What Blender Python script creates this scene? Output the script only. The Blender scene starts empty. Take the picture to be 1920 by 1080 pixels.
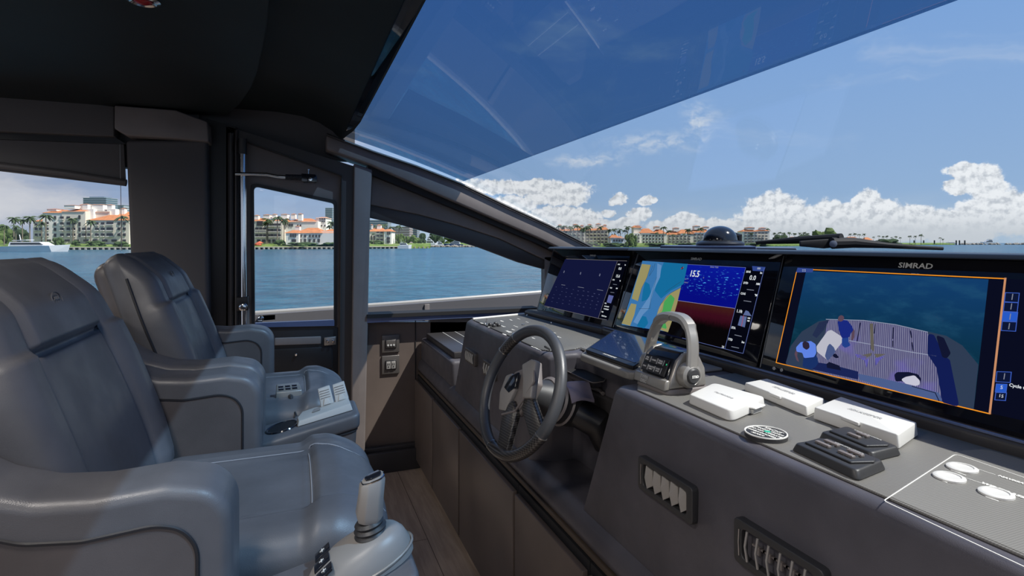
import bpy, bmesh, math, random
from mathutils import Vector, Matrix
random.seed(7)
SC = bpy.context.scene
COL = SC.collection
R = math.radians
# ---------------------------------------------------------------- camera
YAW = R(21.2); CAMZ = 1.4; FPX = 1045.0; HX, HY = 960.0, 455.0
SN, CS = math.sin(YAW), math.cos(YAW)
cam_d = bpy.data.cameras.new('camera'); cam = bpy.data.objects.new('camera', cam_d); COL.objects.link(cam)
cam.location = (0, 0, CAMZ); cam.rotation_euler = (R(90), 0, -YAW)
cam_d.sensor_width = 36; cam_d.lens = 36 * FPX / 1920; cam_d.shift_y = -(540 - HY) / 1920
cam_d.clip_start = 0.02; cam_d.clip_end = 20000
SC.camera = cam
SC.view_settings.view_transform = 'Standard'; SC.view_settings.look = 'None'
SC.view_settings.exposure = 0.0; SC.view_settings.gamma = 1.0; SC.view_settings.use_curve_mapping = False
SC.cycles.max_bounces = 8; SC.cycles.transparent_max_bounces = 16
SC.cycles.caustics_reflective = False; SC.cycles.caustics_refractive = False
SC.cycles.sample_clamp_indirect = 4.0
# ---------------------------------------------------------------- sun
sd = bpy.data.lights.new('sun', 'SUN'); sd.energy = 6.5; sd.angle = R(0.6); sd.color = (1.0, .95, .87)
sun = bpy.data.objects.new('sun', sd); COL.objects.link(sun)
SUNV = Vector((.47, -.40, .84)).normalized()
sun.rotation_euler = SUNV.to_track_quat('Z', 'Y').to_euler(); sun.location = (3, -2, 8)

class NT:
    """tiny node-tree writer"""
    def __init__(s, tree): s.t = tree; s.n = tree.nodes; s.l = tree.links
    def _in(s, sock, v):
        if v is None: return
        if isinstance(v, bpy.types.NodeSocket): s.l.new(v, sock)
        else: sock.default_value = v
    def node(s, typ, ins=None, **props):
        nd = s.n.new(typ)
        for k, v in props.items(): setattr(nd, k, v)
        for k, v in (ins or {}).items(): s._in(nd.inputs[k], v)
        return nd
    def m(s, op, a, b=None, c=None, clamp=False):
        nd = s.n.new('ShaderNodeMath'); nd.operation = op; nd.use_clamp = clamp
        for i, v in enumerate((a, b, c)): s._in(nd.inputs[i], v)
        return nd.outputs[0]
    def v(s, op, a, b=None):
        nd = s.n.new('ShaderNodeVectorMath'); nd.operation = op
        s._in(nd.inputs[0], a); s._in(nd.inputs[1], b)
        return nd.outputs['Value'] if op in ('DISTANCE', 'LENGTH', 'DOT_PRODUCT') else nd.outputs[0]
    def mix(s, f, a, b):
        nd = s.n.new('ShaderNodeMix'); nd.data_type = 'RGBA'
        s._in(nd.inputs[0], f)
        s._in(nd.inputs[6], a if isinstance(a, bpy.types.NodeSocket) else (*a, 1)); s._in(nd.inputs[7], b if isinstance(b, bpy.types.NodeSocket) else (*b, 1))
        return nd.outputs[2]
    def ramp(s, f, lo, hi, a=0.0, b=1.0, smooth=True):
        nd = s.n.new('ShaderNodeMapRange'); nd.interpolation_type = 'SMOOTHSTEP' if smooth else 'LINEAR'
        s._in(nd.inputs[0], f)
        for i, v in enumerate((lo, hi, a, b)): s._in(nd.inputs[i + 1], v)
        return nd.outputs[0]
    def noise(s, vec, scale, detail=4, rough=.55, out=0, dim='3D', dist=0.0):
        nd = s.n.new('ShaderNodeTexNoise'); nd.noise_dimensions = dim
        s._in(nd.inputs['Vector'], vec); nd.inputs['Scale'].default_value = scale
        nd.inputs['Detail'].default_value = detail; nd.inputs['Roughness'].default_value = rough
        nd.inputs['Distortion'].default_value = dist
        return nd.outputs[out]

def azel(px, py):
    th = math.atan((px - HX) / FPX)
    return math.degrees(YAW + th), math.degrees(math.atan((HY - py) / FPX * math.cos(th)))

# ---------------------------------------------------------------- sky with drifting cumulus
def make_world():
    w = bpy.data.worlds.new('sky'); SC.world = w; w.use_nodes = True
    n = NT(w.node_tree); n.n.clear()
    d = n.node('ShaderNodeTexCoord').outputs['Generated']
    sp = n.node('ShaderNodeSeparateXYZ', {0: d})
    x, y, z = sp.outputs
    az = n.m('MULTIPLY', n.m('ARCTAN2', x, y), 57.2958)
    el = n.m('MULTIPLY', n.m('ARCSINE', z), 57.2958)
    P = n.node('ShaderNodeCombineXYZ', {0: az, 1: el}).outputs[0]
    e0 = n.ramp(el, 0, 28, smooth=False)
    sky = n.mix(n.m('POWER', e0, .6), (.44, .60, .78), (.20, .39, .78))
    sky = n.mix(n.ramp(el, 25, 75, smooth=False), sky, (.12, .27, .62))
    # warp coordinates so that cloud edges billow
    w1 = n.noise(P, .22, 5, .62, out=1)
    w2 = n.noise(P, .9, 4, .6, out=1)
    off = n.v('MULTIPLY', n.v('SUBTRACT', w1, (.5, .5, .5)), (3.2, 2.0, 0))
    off2 = n.v('MULTIPLY', n.v('SUBTRACT', w2, (.5, .5, .5)), (.85, .6, 0))
    Q = n.v('ADD', n.v('ADD', P, off), off2)
    blobs = [(1450,412,62,38),(1455,388,34,26),(1500,420,60,30),(1545,408,30,26),(1588,410,34,24),(1625,392,34,30),(1655,405,48,26),
             (1700,412,60,20),(1745,420,60,22),(1812,328,30,20),(1850,345,40,30),(1795,352,24,12),(1850,395,60,26),(1900,400,60,34),
             (1790,425,90,24),(1640,432,120,20),(1400,432,70,18),(1355,425,50,14),(1285,418,34,14),(1240,425,24,12),
             (1160,371,13,10),(1210,374,16,8),(1145,398,13,8),(1197,402,16,13),(1180,420,20,10),
             (975,352,110,13),(1045,362,52,20),(965,386,40,15),(1060,404,60,16),(1010,424,90,16),(1100,425,60,12)]
    f = None
    for (px, py, rx, ry) in blobs:
        a, e = azel(px, py); a2, _ = azel(px + rx, py); _, e2 = azel(px, py - ry)
        ra = (a2 - a) * 1.35; re = (e2 - e) * 1.35
        q = n.v('MULTIPLY', Q, (1 / ra, 1 / re, 0))
        dd = n.v('DISTANCE', q, (a / ra, e / re, 0))
        f = dd if f is None else n.m('MINIMUM', f, dd)
    fine = n.noise(P, 1.5, 6, .62)
    dens = n.m('ADD', n.m('SUBTRACT', 1.0, f), n.m('MULTIPLY', n.m('SUBTRACT', fine, .5), .65))
    alpha = n.ramp(dens, .0, .22)
    Pd = n.v('ADD', P, (-.25, .35, 0))
    fine2 = n.noise(Pd, 1.5, 5, .62)
    lit = n.ramp(n.m('SUBTRACT', fine, fine2), -.22, .10)
    ccol = n.mix(lit, (.66, .69, .74), (1.05, 1.05, 1.06))
    ccol = n.mix(n.ramp(el, 0.3, 3.2), (.70, .73, .77), ccol)
    # hazy whitening towards the horizon
    haze = n.m('MULTIPLY', n.ramp(el, 5.0, 0.0), n.ramp(n.noise(n.v('MULTIPLY', P, (.25, 1.2, 0)), 1.0, 4), .3, .7, .25, .85))
    sky = n.mix(haze, sky, (.62, .70, .78))
    sky = n.mix(alpha, sky, ccol)
    # thin high cirrus
    ci = n.noise(n.v('MULTIPLY', Q, (.05, .16, 0)), 1.0, 5, .6, dist=.6)
    ci_m = n.m('MULTIPLY', n.ramp(ci, .54, .80), n.ramp(el, 5, 14))
    sky = n.mix(n.m('MULTIPLY', ci_m, .5), sky, (.85, .88, .92))
    for (px, py, rx, ry) in ((1308, 222, 40, 50), (1225, 268, 120, 26), (1100, 300, 90, 18)):
        a, e = azel(px, py); a2, _ = azel(px + rx, py); _, e2 = azel(px, py - ry)
        dd = n.v('DISTANCE', n.v('MULTIPLY', Q, (1/(a2-a), 1/(e2-e), 0)), (a/(a2-a), e/(e2-e), 0))
        wf = n.noise(n.v('MULTIPLY', Q, (.5, .9, 0)), 1.0, 5, .6)
        sky = n.mix(n.m('MULTIPLY', n.ramp(dd, 1.15, .1), n.ramp(wf, .38, .7, 0, .75)), sky, (.85, .88, .92))
    # greyer broken cloud over the port side
    g = n.noise(n.v('MULTIPLY', Q, (.035, .13, 0)), 1.0, 6, .55)
    port = n.ramp(az, 13, 1)
    gm = n.m('MULTIPLY', port, n.ramp(g, .36, .60, .35, .95))
    gcol = n.mix(n.ramp(g, .47, .66), (.30, .36, .52), (.72, .70, .72))
    gcol = n.mix(n.ramp(el, 25, 60), gcol, (.25, .33, .5))
    sky = n.mix(gm, sky, gcol)
    bg = n.node('ShaderNodeBackground', {0: sky, 1: 1.0})
    out = n.node('ShaderNodeOutputWorld', {0: bg.outputs[0]})
    w.cycles.sampling_method = 'MANUAL'; w.cycles.sample_map_resolution = 1024
make_world()

# ---------------------------------------------------------------- materials
def principled(name, col, rough=.5, metal=0.0, bump=0.0, bscale=200, spec=.5, var=0.0, vscale=6, emit=None, coat=0.0, sheen=0.0, stretch=None):
    m = bpy.data.materials.new(name); m.use_nodes = True
    n = NT(m.node_tree); b = n.n['Principled BSDF']
    b.inputs['Base Color'].default_value = (*col, 1); b.inputs['Roughness'].default_value = rough
    b.inputs['Metallic'].default_value = metal; b.inputs['Specular IOR Level'].default_value = spec
    if coat: b.inputs['Coat Weight'].default_value = coat; b.inputs['Coat Roughness'].default_value = .15
    if sheen: b.inputs['Sheen Weight'].default_value = sheen
    if bump or var:
        tc = n.node('ShaderNodeTexCoord').outputs['Object']
        if stretch: tc = n.v('MULTIPLY', tc, stretch)
    if var:
        f = n.noise(tc, vscale, 5, .6)
        f = n.ramp(f, .3, .7)
        c = n.mix(f, tuple(x * (1 - var) for x in col), tuple(min(1, x * (1 + var)) for x in col))
        n.l.new(c, b.inputs['Base Color'])
    if bump:
        bp = n.node('ShaderNodeBump', {'Strength': bump, 'Distance': .002, 'Height': n.noise(tc, bscale, 3, .6)})
        n.l.new(bp.outputs[0], b.inputs['Normal'])
    if emit: b.inputs['Emission Color'].default_value = (*col, 1); b.inputs['Emission Strength'].default_value = emit
    return m
def emissive(name, col, s=1.0):
    m = bpy.data.materials.new(name); m.use_nodes = True; n = NT(m.node_tree); n.n.clear()
    e = n.node('ShaderNodeEmission', {0: (*col, 1), 1: s}); n.node('ShaderNodeOutputMaterial', {0: e.outputs[0]})
    return m
def glass(name, tint, refl=1.0, rough=.0):
    m = bpy.data.materials.new(name); m.use_nodes = True; n = NT(m.node_tree); n.n.clear()
    tr = n.node('ShaderNodeBsdfTransparent', {0: (*tint, 1)})
    gl = n.node('ShaderNodeBsdfGlossy', {0: (1, 1, 1, 1), 'Roughness': rough})
    ge = n.node('ShaderNodeNewGeometry')
    ct = n.m('ABSOLUTE', n.v('DOT_PRODUCT', ge.outputs['Incoming'], ge.outputs['Normal']))
    fr = n.m('MULTIPLY_ADD', n.m('POWER', n.m('SUBTRACT', 1.0, ct, clamp=True), 5.0), .96 * .55, .04)
    mx = n.node('ShaderNodeMixShader', {0: n.m('MULTIPLY', fr, refl), 1: tr.outputs[0], 2: gl.outputs[0]})
    n.node('ShaderNodeOutputMaterial', {0: mx.outputs[0]})
    return m
def fnmat(name, fn, rough=.5, spec=.5, metal=0):
    """fn(n, objcoord) -> colour socket or (colour, bump height)"""
    m = bpy.data.materials.new(name); m.use_nodes = True; n = NT(m.node_tree); b = n.n['Principled BSDF']
    b.inputs['Roughness'].default_value = rough; b.inputs['Specular IOR Level'].default_value = spec; b.inputs['Metallic'].default_value = metal
    r = fn(n, n.node('ShaderNodeTexCoord').outputs['Object'], b)
    if r is not None: n.l.new(r, b.inputs['Base Color'])
    return m

M = {}
def leather_fn(base):
    def f(n, tc, b):
        nz = n.noise(tc, 7, 4); c = n.mix(n.ramp(nz, .3, .7), tuple(x * .88 for x in base), tuple(x * 1.12 for x in base))
        v = n.node('ShaderNodeTexVoronoi', {'Vector': tc, 'Scale': 420.0}); v.feature = 'DISTANCE_TO_EDGE'
        h = n.m('ADD', n.m('MULTIPLY', v.outputs[0], .6), n.m('MULTIPLY', n.noise(tc, 30, 3), .8))
        bp = n.node('ShaderNodeBump', {'Strength': .22, 'Distance': .0015, 'Height': h}); n.l.new(bp.outputs[0], b.inputs['Normal'])
        n.l.new(n.ramp(n.noise(tc, 12, 3), .3, .7, .36, .48), b.inputs['Roughness'])
        return c
    return f
M['leather'] = fnmat('seat_leather', leather_fn((.120, .120, .130)), spec=.6)
M['leather_side'] = fnmat('seat_side_leather', leather_fn((.112, .100, .100)), spec=.5)
M['dash_leather'] = fnmat('dash_leather', leather_fn((.088, .083, .096)), spec=.45)
M['thread'] = principled('stitching', (.34, .34, .36), .6)
M['thread_dark'] = principled('piping', (.02, .02, .024), .5)
M['ceiling'] = principled('headliner', (.011, .017, .019), .55, bump=.25, bscale=900, var=.2, vscale=3)
M['black'] = principled('satin_black', (.012, .012, .014), .35, bump=.06, bscale=300)
M['matte_black'] = principled('matte_black', (.010, .010, .012), .75)
M['trim'] = principled('charcoal_trim', (.19, .168, .163), .42, bump=.12, bscale=500, var=.08, vscale=4)
M['trim_dark'] = principled('dark_trim', (.045, .042, .044), .38, bump=.08, bscale=400)
M['panel'] = principled('bronze_black_panel', (.125, .098, .085), .38, bump=.12, bscale=700, var=.12, vscale=3)
M['vinyl'] = principled('pillar_vinyl', (.095, .090, .093), .6, bump=.2, bscale=700)
M['sill'] = principled('blue_black_sill', (.09, .12, .23), .25)
M['chrome'] = principled('chrome', (.8, .8, .8), .12, 1)
M['steel'] = principled('brushed_steel', (.42, .41, .40), .35, 1)
M['bronze_plate'] = principled('bronze_plate', (.16, .145, .135), .4, .6, bump=.1, bscale=500)
M['white'] = principled('white_plastic', (.72, .71, .68), .38, bump=.04, bscale=300)
M['label_white'] = principled('white_print', (.75, .74, .70), .5)
M['label_grey'] = principled('grey_print', (.50, .50, .49), .5)
M['rubber'] = principled('black_rubber', (.034, .034, .036), .45, bump=.1, bscale=600)
M['grey_plastic'] = principled('grey_plastic', (.29, .275, .26), .38, bump=.1, bscale=900)
M['silver'] = principled('silver_metal', (.36, .34, .31), .34, .45, bump=.06, bscale=800)
M['light_grey'] = principled('light_grey_plastic', (.50, .50, .48), .45)
M['dark_gloss'] = principled('dark_gloss', (.012, .014, .02), .08, coat=.5)
M['gloss_screen'] = principled('display_glass', (.006, .006, .010), .04, spec=.7)
M['glass'] = glass('clear_glass', (.93, .95, .96), .55)
M['wind_glass'] = glass('windscreen_glass', (.93, .95, .965), .75)
M['tint_glass'] = glass('tinted_glass', (.38, .50, .625), .9)
M['green_led'] = emissive('green_led', (.05, .8, .35), .6)
M['red'] = principled('red_lens', (.35, .01, .015), .2)
M['cloth'] = principled('lilac_cloth', (.30, .27, .34), .85, bump=.5, bscale=120)

def hatch_fn(n, tc, b):
    s = n.node('ShaderNodeSeparateXYZ', {0: tc}); X, Y, Z = s.outputs
    a = n.m('SINE', n.m('MULTIPLY', n.m('ADD', X, Y), 900)); c = n.m('SINE', n.m('MULTIPLY', n.m('SUBTRACT', X, Y), 900))
    h = n.m('MULTIPLY', a, c)
    bp = n.node('ShaderNodeBump', {'Strength': .25, 'Distance': .0008, 'Height': h}); n.l.new(bp.outputs[0], b.inputs['Normal'])
    return n.mix(n.ramp(h, -.6, .6), (.185, .178, .166), (.232, .224, .208))
M['hatch'] = fnmat('textured_dash_panel', hatch_fn, .5, .4)
def hatch2_fn(n, tc, b):
    s = n.node('ShaderNodeSeparateXYZ', {0: tc}); X, Y, Z = s.outputs
    a = n.m('SINE', n.m('MULTIPLY', Y, 780))
    return n.mix(n.ramp(a, -.5, .5), (.05, .05, .05), (.20, .195, .18))
M['hatch2'] = fnmat('striped_switch_panel', hatch2_fn, .5, .4)
def carbon_fn(n, tc, b):
    s = n.node('ShaderNodeSeparateXYZ', {0: tc}); X, Y, Z = s.outputs
    a = n.m('SINE', n.m('MULTIPLY', n.m('ADD', Z, Y), 500)); c = n.m('SINE', n.m('MULTIPLY', n.m('SUBTRACT', Z, Y), 500))
    return n.mix(n.ramp(n.m('MULTIPLY', a, c), -.3, .3), (.015, .014, .014), (.085, .078, .072))
M['carbon'] = fnmat('carbon_weave', carbon_fn, .28, .6)
def oak_fn(n, tc, b):
    s = n.node('ShaderNodeSeparateXYZ', {0: tc}); X, Y, Z = s.outputs
    br = n.node('ShaderNodeTexBrick', {'Vector': n.node('ShaderNodeCombineXYZ', {0: Y, 1: X}).outputs[0], 'Scale': 1.0, 'Mortar Size': .0016,
        'Brick Width': 1.3, 'Row Height': .145, 'Color1': (.30, .30, .30, 1), 'Color2': (.85, .85, .85, 1), 'Mortar': (0, 0, 0, 1)})
    br.offset = .37
    g = n.noise(n.v('MULTIPLY', tc, (26, 2.2, 1)), 1.6, 6, .65, dist=.5)
    c = n.mix(n.ramp(g, .3, .75), (.30, .215, .165), (.47, .36, .285))
    c = n.mix(n.m('MULTIPLY', br.outputs[0], .35), c, (.52, .42, .34))
    return n.mix(br.outputs['Fac'], c, (.07, .045, .03))
M['oak'] = fnmat('oak_planks', oak_fn, .5, .4)

# ---------------------------------------------------------------- geometry helpers
def V(*a): return Vector(a)
def nbm(): return bmesh.new()
def box(bm, x0, x1, y0, y1, z0, z1):
    vs = [bm.verts.new(p) for p in ((x0,y0,z0),(x1,y0,z0),(x1,y1,z0),(x0,y1,z0),(x0,y0,z1),(x1,y0,z1),(x1,y1,z1),(x0,y1,z1))]
    for f in ((0,3,2,1),(4,5,6,7),(0,1,5,4),(1,2,6,5),(2,3,7,6),(3,0,4,7)): bm.faces.new([vs[i] for i in f])
    return vs
def obox(bm, c, ax, ay, az):
    """box about c with half-axis vectors"""
    c = Vector(c); ax = Vector(ax); ay = Vector(ay); az = Vector(az)
    vs = [bm.verts.new(c + sx * ax + sy * ay + sz * az) for sz in (-1, 1) for (sx, sy) in ((-1,-1),(1,-1),(1,1),(-1,1))]
    for f in ((0,3,2,1),(4,5,6,7),(0,1,5,4),(1,2,6,5),(2,3,7,6),(3,0,4,7)): bm.faces.new([vs[i] for i in f])
def prism(bm, pts, vec):
    vec = Vector(vec)
    a = [bm.verts.new(p) for p in pts]; b = [bm.verts.new(Vector(p) + vec) for p in pts]; n = len(a)
    bm.faces.new(a); bm.faces.new(b[::-1])
    for i in range(n): bm.faces.new((a[i], b[i], b[(i+1) % n], a[(i+1) % n]))
def prism2(bm, lo, hi):
    a = [bm.verts.new(p) for p in lo]; b = [bm.verts.new(p) for p in hi]; n = len(a)
    bm.faces.new(a[::-1]); bm.faces.new(b)
    for i in range(n): bm.faces.new((a[i], a[(i+1) % n], b[(i+1) % n], b[i]))
def ringprism(bm, outer, inner, vec):
    vec = Vector(vec); n = len(outer)
    A = [bm.verts.new(p) for p in outer]; B = [bm.verts.new(p) for p in inner]
    C = [bm.verts.new(Vector(p) + vec) for p in outer]; D = [bm.verts.new(Vector(p) + vec) for p in inner]
    for i in range(n):
        j = (i + 1) % n
        for q in ((A[i],A[j],B[j],B[i]), (C[j],C[i],D[i],D[j]), (A[j],A[i],C[i],C[j]), (B[i],B[j],D[j],D[i])):
            try: bm.faces.new(q)
            except ValueError: pass
def face(bm, pts):
    return bm.faces.new([bm.verts.new(p) for p in pts])
def tube(bm, pts, r, seg=12, closed=False, caps=True):
    pts = [Vector(p) for p in pts]; n = len(pts)
    rs = r if isinstance(r, (list, tuple)) else [r] * n
    rings = []; up = None
    for i, p in enumerate(pts):
        a = pts[(i-1) % n] if (closed or i > 0) else p; b = pts[(i+1) % n] if (closed or i < n-1) else p
        t = (b - a).normalized()
        if up is None:
            up = Vector((0, 0, 1)) if abs(t.z) < .9 else Vector((1, 0, 0))
        u = (up - t * up.dot(t)).normalized(); w = t.cross(u); up = u
        rings.append([bm.verts.new(p + rs[i] * (math.cos(2*math.pi*k/seg) * u + math.sin(2*math.pi*k/seg) * w)) for k in range(seg)])
    m = n if closed else n - 1
    for i in range(m):
        A = rings[i]; B = rings[(i+1) % n]
        o = 0
        if closed and i == n - 1:
            o = min(range(seg), key=lambda k: (A[0].co - B[k].co).length)
        for k in range(seg):
            bm.faces.new((A[k], A[(k+1) % seg], B[(k+1+o) % seg], B[(k+o) % seg]))
    if caps and not closed:
        bm.faces.new(rings[0][::-1]); bm.faces.new(rings[-1])
def lathe(bm, prof, c, axis=(0,0,1), seg=24, xdir=None):
    """prof = [(r, h)] about axis through c"""
    c = Vector(c); w = Vector(axis).normalized()
    u = (Vector(xdir) if xdir else (Vector((1,0,0)) if abs(w.x) < .9 else Vector((0,1,0)))); u = (u - w * u.dot(w)).normalized(); v = w.cross(u)
    rings = []
    for (r, h) in prof:
        if r < 1e-6: rings.append([bm.verts.new(c + w * h)])
        else: rings.append([bm.verts.new(c + w * h + r * (math.cos(2*math.pi*k/seg) * u + math.sin(2*math.pi*k/seg) * v)) for k in range(seg)])
    for A, B in zip(rings, rings[1:]):
        for k in range(seg):
            k2 = (k + 1) % seg
            if len(A) == 1 and len(B) == 1: continue
            if len(A) == 1: bm.faces.new((A[0], B[k2], B[k]))
            elif len(B) == 1: bm.faces.new((A[k], A[k2], B[0]))
            else: bm.faces.new((A[k], A[k2], B[k2], B[k]))
    if len(rings[0]) > 1: bm.faces.new(rings[0][::-1])
    if len(rings[-1]) > 1: bm.faces.new(rings[-1])
def pad(bm, sx, sy, sz, r, nx=20, ny=20, nz=4, fn=None):
    """dense rounded box of half size sx,sy,sz; fn deforms each point"""
    def lin(s, n, rr):
        inner = [(-s + rr) + (2*s - 2*rr) * i / n for i in range(n + 1)]
        k = 4
        lo = [-s + rr * (1 - math.cos(math.pi/2*j/k)) * 1.0 for j in range(k)]
        return lo + inner + [-q for q in lo[::-1]]
    X, Y, Z = lin(sx, nx, r), lin(sy, ny, r), lin(sz, nz, min(r, sz*.98))
    cache = {}
    def vert(x, y, z):
        key = (round(x,6), round(y,6), round(z,6))
        if key in cache: return cache[key]
        c = Vector((max(-sx+r, min(sx-r, x)), max(-sy+r, min(sy-r, y)), max(-sz+min(r, sz*.98), min(sz-min(r, sz*.98), z))))
        d = Vector((x, y, z)) - c
        p = Vector((x, y, z))
        if d.length > 1e-9:
            mx = max(abs(d.x), abs(d.y), abs(d.z)); p = c + d.normalized() * r if mx > 1e-9 else p
        q = fn(p) if fn else p
        v = bm.verts.new(q); cache[key] = v; return v
    def quad(a, b, c, d):
        vs = [vert(*a), vert(*b), vert(*c), vert(*d)]
        if len(set(vs)) == 4:
            try: bm.faces.new(vs)
            except ValueError: pass
    for s, zz in ((-1, Z[0]), (1, Z[-1])):
        for i in range(len(X)-1):
            for j in range(len(Y)-1):
                q = [(X[i],Y[j],zz),(X[i+1],Y[j],zz),(X[i+1],Y[j+1],zz),(X[i],Y[j+1],zz)]
                quad(*(q if s > 0 else q[::-1]))
    for s, yy in ((-1, Y[0]), (1, Y[-1])):
        for i in range(len(X)-1):
            for j in range(len(Z)-1):
                q = [(X[i],yy,Z[j]),(X[i+1],yy,Z[j]),(X[i+1],yy,Z[j+1]),(X[i],yy,Z[j+1])]
                quad(*(q if s < 0 else q[::-1]))
    for s, xx in ((-1, X[0]), (1, X[-1])):
        for i in range(len(Y)-1):
            for j in range(len(Z)-1):
                q = [(xx,Y[i],Z[j]),(xx,Y[i+1],Z[j]),(xx,Y[i+1],Z[j+1]),(xx,Y[i],Z[j+1])]
                quad(*(q if s > 0 else q[::-1]))
def rloop(pts, rad, k=5):
    """round the corners of a planar polygon; rad a number or list"""
    pts = [Vector(p) for p in pts]; n = len(pts); out = []
    for i in range(n):
        r = rad[i] if isinstance(rad, (list, tuple)) else rad
        p, a, b = pts[i], pts[i-1], pts[(i+1) % n]
        u = (a - p); v = (b - p); lu, lv = u.length, v.length
        ang = u.angle(v); t = min(r / max(math.tan(ang/2), 1e-3), lu*.48, lv*.48)
        u.normalize(); v.normalize()
        for j in range(k + 1):
            s = j / k
            out.append((p + u*t) * (1-s)**2 + p * 2*s*(1-s) + (p + v*t) * s*s)
    return out

def obj(name, bm, mat, parent=None, label=None, cat=None, group=None, kind=None, bevel=0, seg=3, smooth=35, sub=0, world=True):
    if isinstance(bm, bpy.types.Mesh): me = bm
    else:
        bmesh.ops.recalc_face_normals(bm, faces=bm.faces[:])
        me = bpy.data.meshes.new(name); bm.to_mesh(me); bm.free()
    if mat is not None and not me.materials: me.materials.append(M[mat] if isinstance(mat, str) else mat)
    if smooth:
        for p in me.polygons: p.use_smooth = True
        me.set_sharp_from_angle(angle=R(smooth))
    o = bpy.data.objects.new(name, me); COL.objects.link(o)
    if bevel:
        b = o.modifiers.new('bevel', 'BEVEL'); b.width = bevel; b.segments = seg; b.limit_method = 'ANGLE'; b.angle_limit = R(40); b.harden_normals = False
        for e in me.edges: pass
        me.set_sharp_from_angle(angle=R(180))
    if sub:
        s = o.modifiers.new('sub', 'SUBSURF'); s.levels = sub; s.render_levels = sub
    if parent is not None:
        o.parent = parent
        if world:
            M_ = parent.get('_w'); t = ROOTS.get(parent.name)
            if t is not None: o.matrix_parent_inverse = Matrix.Translation(-t)
    if label: o['label'] = label
    if cat: o['category'] = cat
    if group: o['group'] = group
    if kind: o['kind'] = kind
    return o
ROOTS = {}
def thing(name, label, cat, loc=(0,0,0), group=None, kind=None, rz=0):
    o = bpy.data.objects.new(name, None); COL.objects.link(o); o.location = loc; o.rotation_euler = (0, 0, rz)
    o.empty_display_size = .05
    ROOTS[o.name] = Vector(loc)
    if label: o['label'] = label
    if cat: o['category'] = cat
    if group: o['group'] = group
    if kind: o['kind'] = kind
    return o
def struct(name, bm, mat, label=None, parent=None, **k):
    return obj(name, bm, mat, parent, label=label, kind='structure', **k)
def dup(root, loc, label=None, name=None, rz=None, group=None, scale=None):
    r = root.copy(); COL.objects.link(r); r.location = loc
    if rz is not None: r.rotation_euler = (0, 0, rz)
    if scale: r.scale = scale
    if label: r['label'] = label
    if group: r['group'] = group
    def rec(src, dst):
        for ch in list(src.children):
            c = ch.copy(); COL.objects.link(c); c.parent = dst; c.matrix_parent_inverse = ch.matrix_parent_inverse.copy(); rec(ch, c)
    rec(root, r)
    return r
FONT_CACHE = {}
def text_bm(s, size, origin, xd, yd, depth=.0003, align='CENTER', bold=0.0, shear=0.0, sx=1.0):
    cu = bpy.data.curves.new('t', 'FONT'); cu.body = s; cu.size = size; cu.align_x = align; cu.align_y = 'CENTER'
    cu.offset = bold; cu.extrude = depth; cu.shear = shear; cu.resolution_u = 2
    o = bpy.data.objects.new('t', cu); COL.objects.link(o)
    bpy.context.view_layer.update()
    dg = bpy.context.evaluated_depsgraph_get(); me = o.evaluated_get(dg).to_mesh()
    bm = bmesh.new(); bm.from_mesh(me); o.evaluated_get(dg).to_mesh_clear()
    bpy.data.objects.remove(o); bpy.data.curves.remove(cu)
    xd = Vector(xd).normalized(); yd = Vector(yd).normalized(); zd = xd.cross(yd)
    for v in bm.verts: v.co = Vector(origin) + xd * v.co.x * sx + yd * v.co.y + zd * (v.co.z + depth)
    return bm
# point on a plane seen at a pixel of the photo (used only to take measurements from it)
def ray(px, py):
    u = (px - HX) / FPX; v = (HY - py) / FPX
    return Vector((SN + CS*u, CS - SN*u, v))
def onplane(px, py, p0, n):
    r = ray(px, py); o = Vector((0, 0, CAMZ)); n = Vector(n)
    return o + r * ((Vector(p0) - o).dot(n) / r.dot(n))
def onY(px, py, y=3.5): return onplane(px, py, (0, y, 0), (0, 1, 0))
def onX(px, py, x): return onplane(px, py, (x, 0, 0), (1, 0, 0))
def onZ(px, py, z): return onplane(px, py, (0, 0, z), (0, 0, 1))
def atT(px, py, t): return Vector((0, 0, CAMZ)) + ray(px, py) * t
# ================================================================ SETTING
FILL_W = 28  # power of each added cabin fill lamp
def pxY(pts, y): return [onY(a, b, y) for a, b in pts]
def slabY(name, pts, y0, y1, mat, parent=None, bevel=0, st=True, **k):
    bm = nbm(); P = pxY(pts, y0)
    prism(bm, P, (0, y1 - y0, 0))
    if st: return struct(name, bm, mat, parent=parent, bevel=bevel, **k)
    return obj(name, bm, mat, parent, bevel=bevel, **k)
# floor
bm = nbm(); box(bm, -4, 2.6, -1.9, 3.6, -.05, 0); struct('floor', bm, 'oak')
# ceiling, aft panel with its rounded forward edge
edge = [(-.50, 3.47), (-.35, 3.41), (-.27, 3.15), (-.19, 2.79), (-.145, 2.5), (-.11, 2.19), (-.085, 1.95), (-.071, 1.75), (-.062, 1.3), (-.06, .8), (-.06, -1.9)]
bm = nbm(); prism(bm, [(x, y, 2.10) for x, y in edge] + [(-4, -1.9, 2.10), (-4, 3.47, 2.10)], (0, 0, .05))
struct('ceiling', bm, 'ceiling', bevel=.006)
bm = nbm()
prof = [(-.6, 2.17), (-.1, 2.17), (.05, 2.155), (.15, 2.125), (.24, 2.08), (.314, 2.028)]
ys = [-1.9, 0, 1, 2, 2.6, 3.0, 3.25, 3.42, 3.66]
rows = []
for y in ys:
    k = 0 if y < 3.0 else (min(y, 3.55) - 3.0) ** 2 / .27
    row = []
    for i, (x, z) in enumerate(prof):
        row.append((x - .055 * k * (i / 5) ** 2, y, z))
    rows.append(row)
lo = [[bm.verts.new(p) for p in r] for r in rows]; hi = [[bm.verts.new((p[0], p[1], p[2] + .03)) for p in r] for r in rows]
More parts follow.
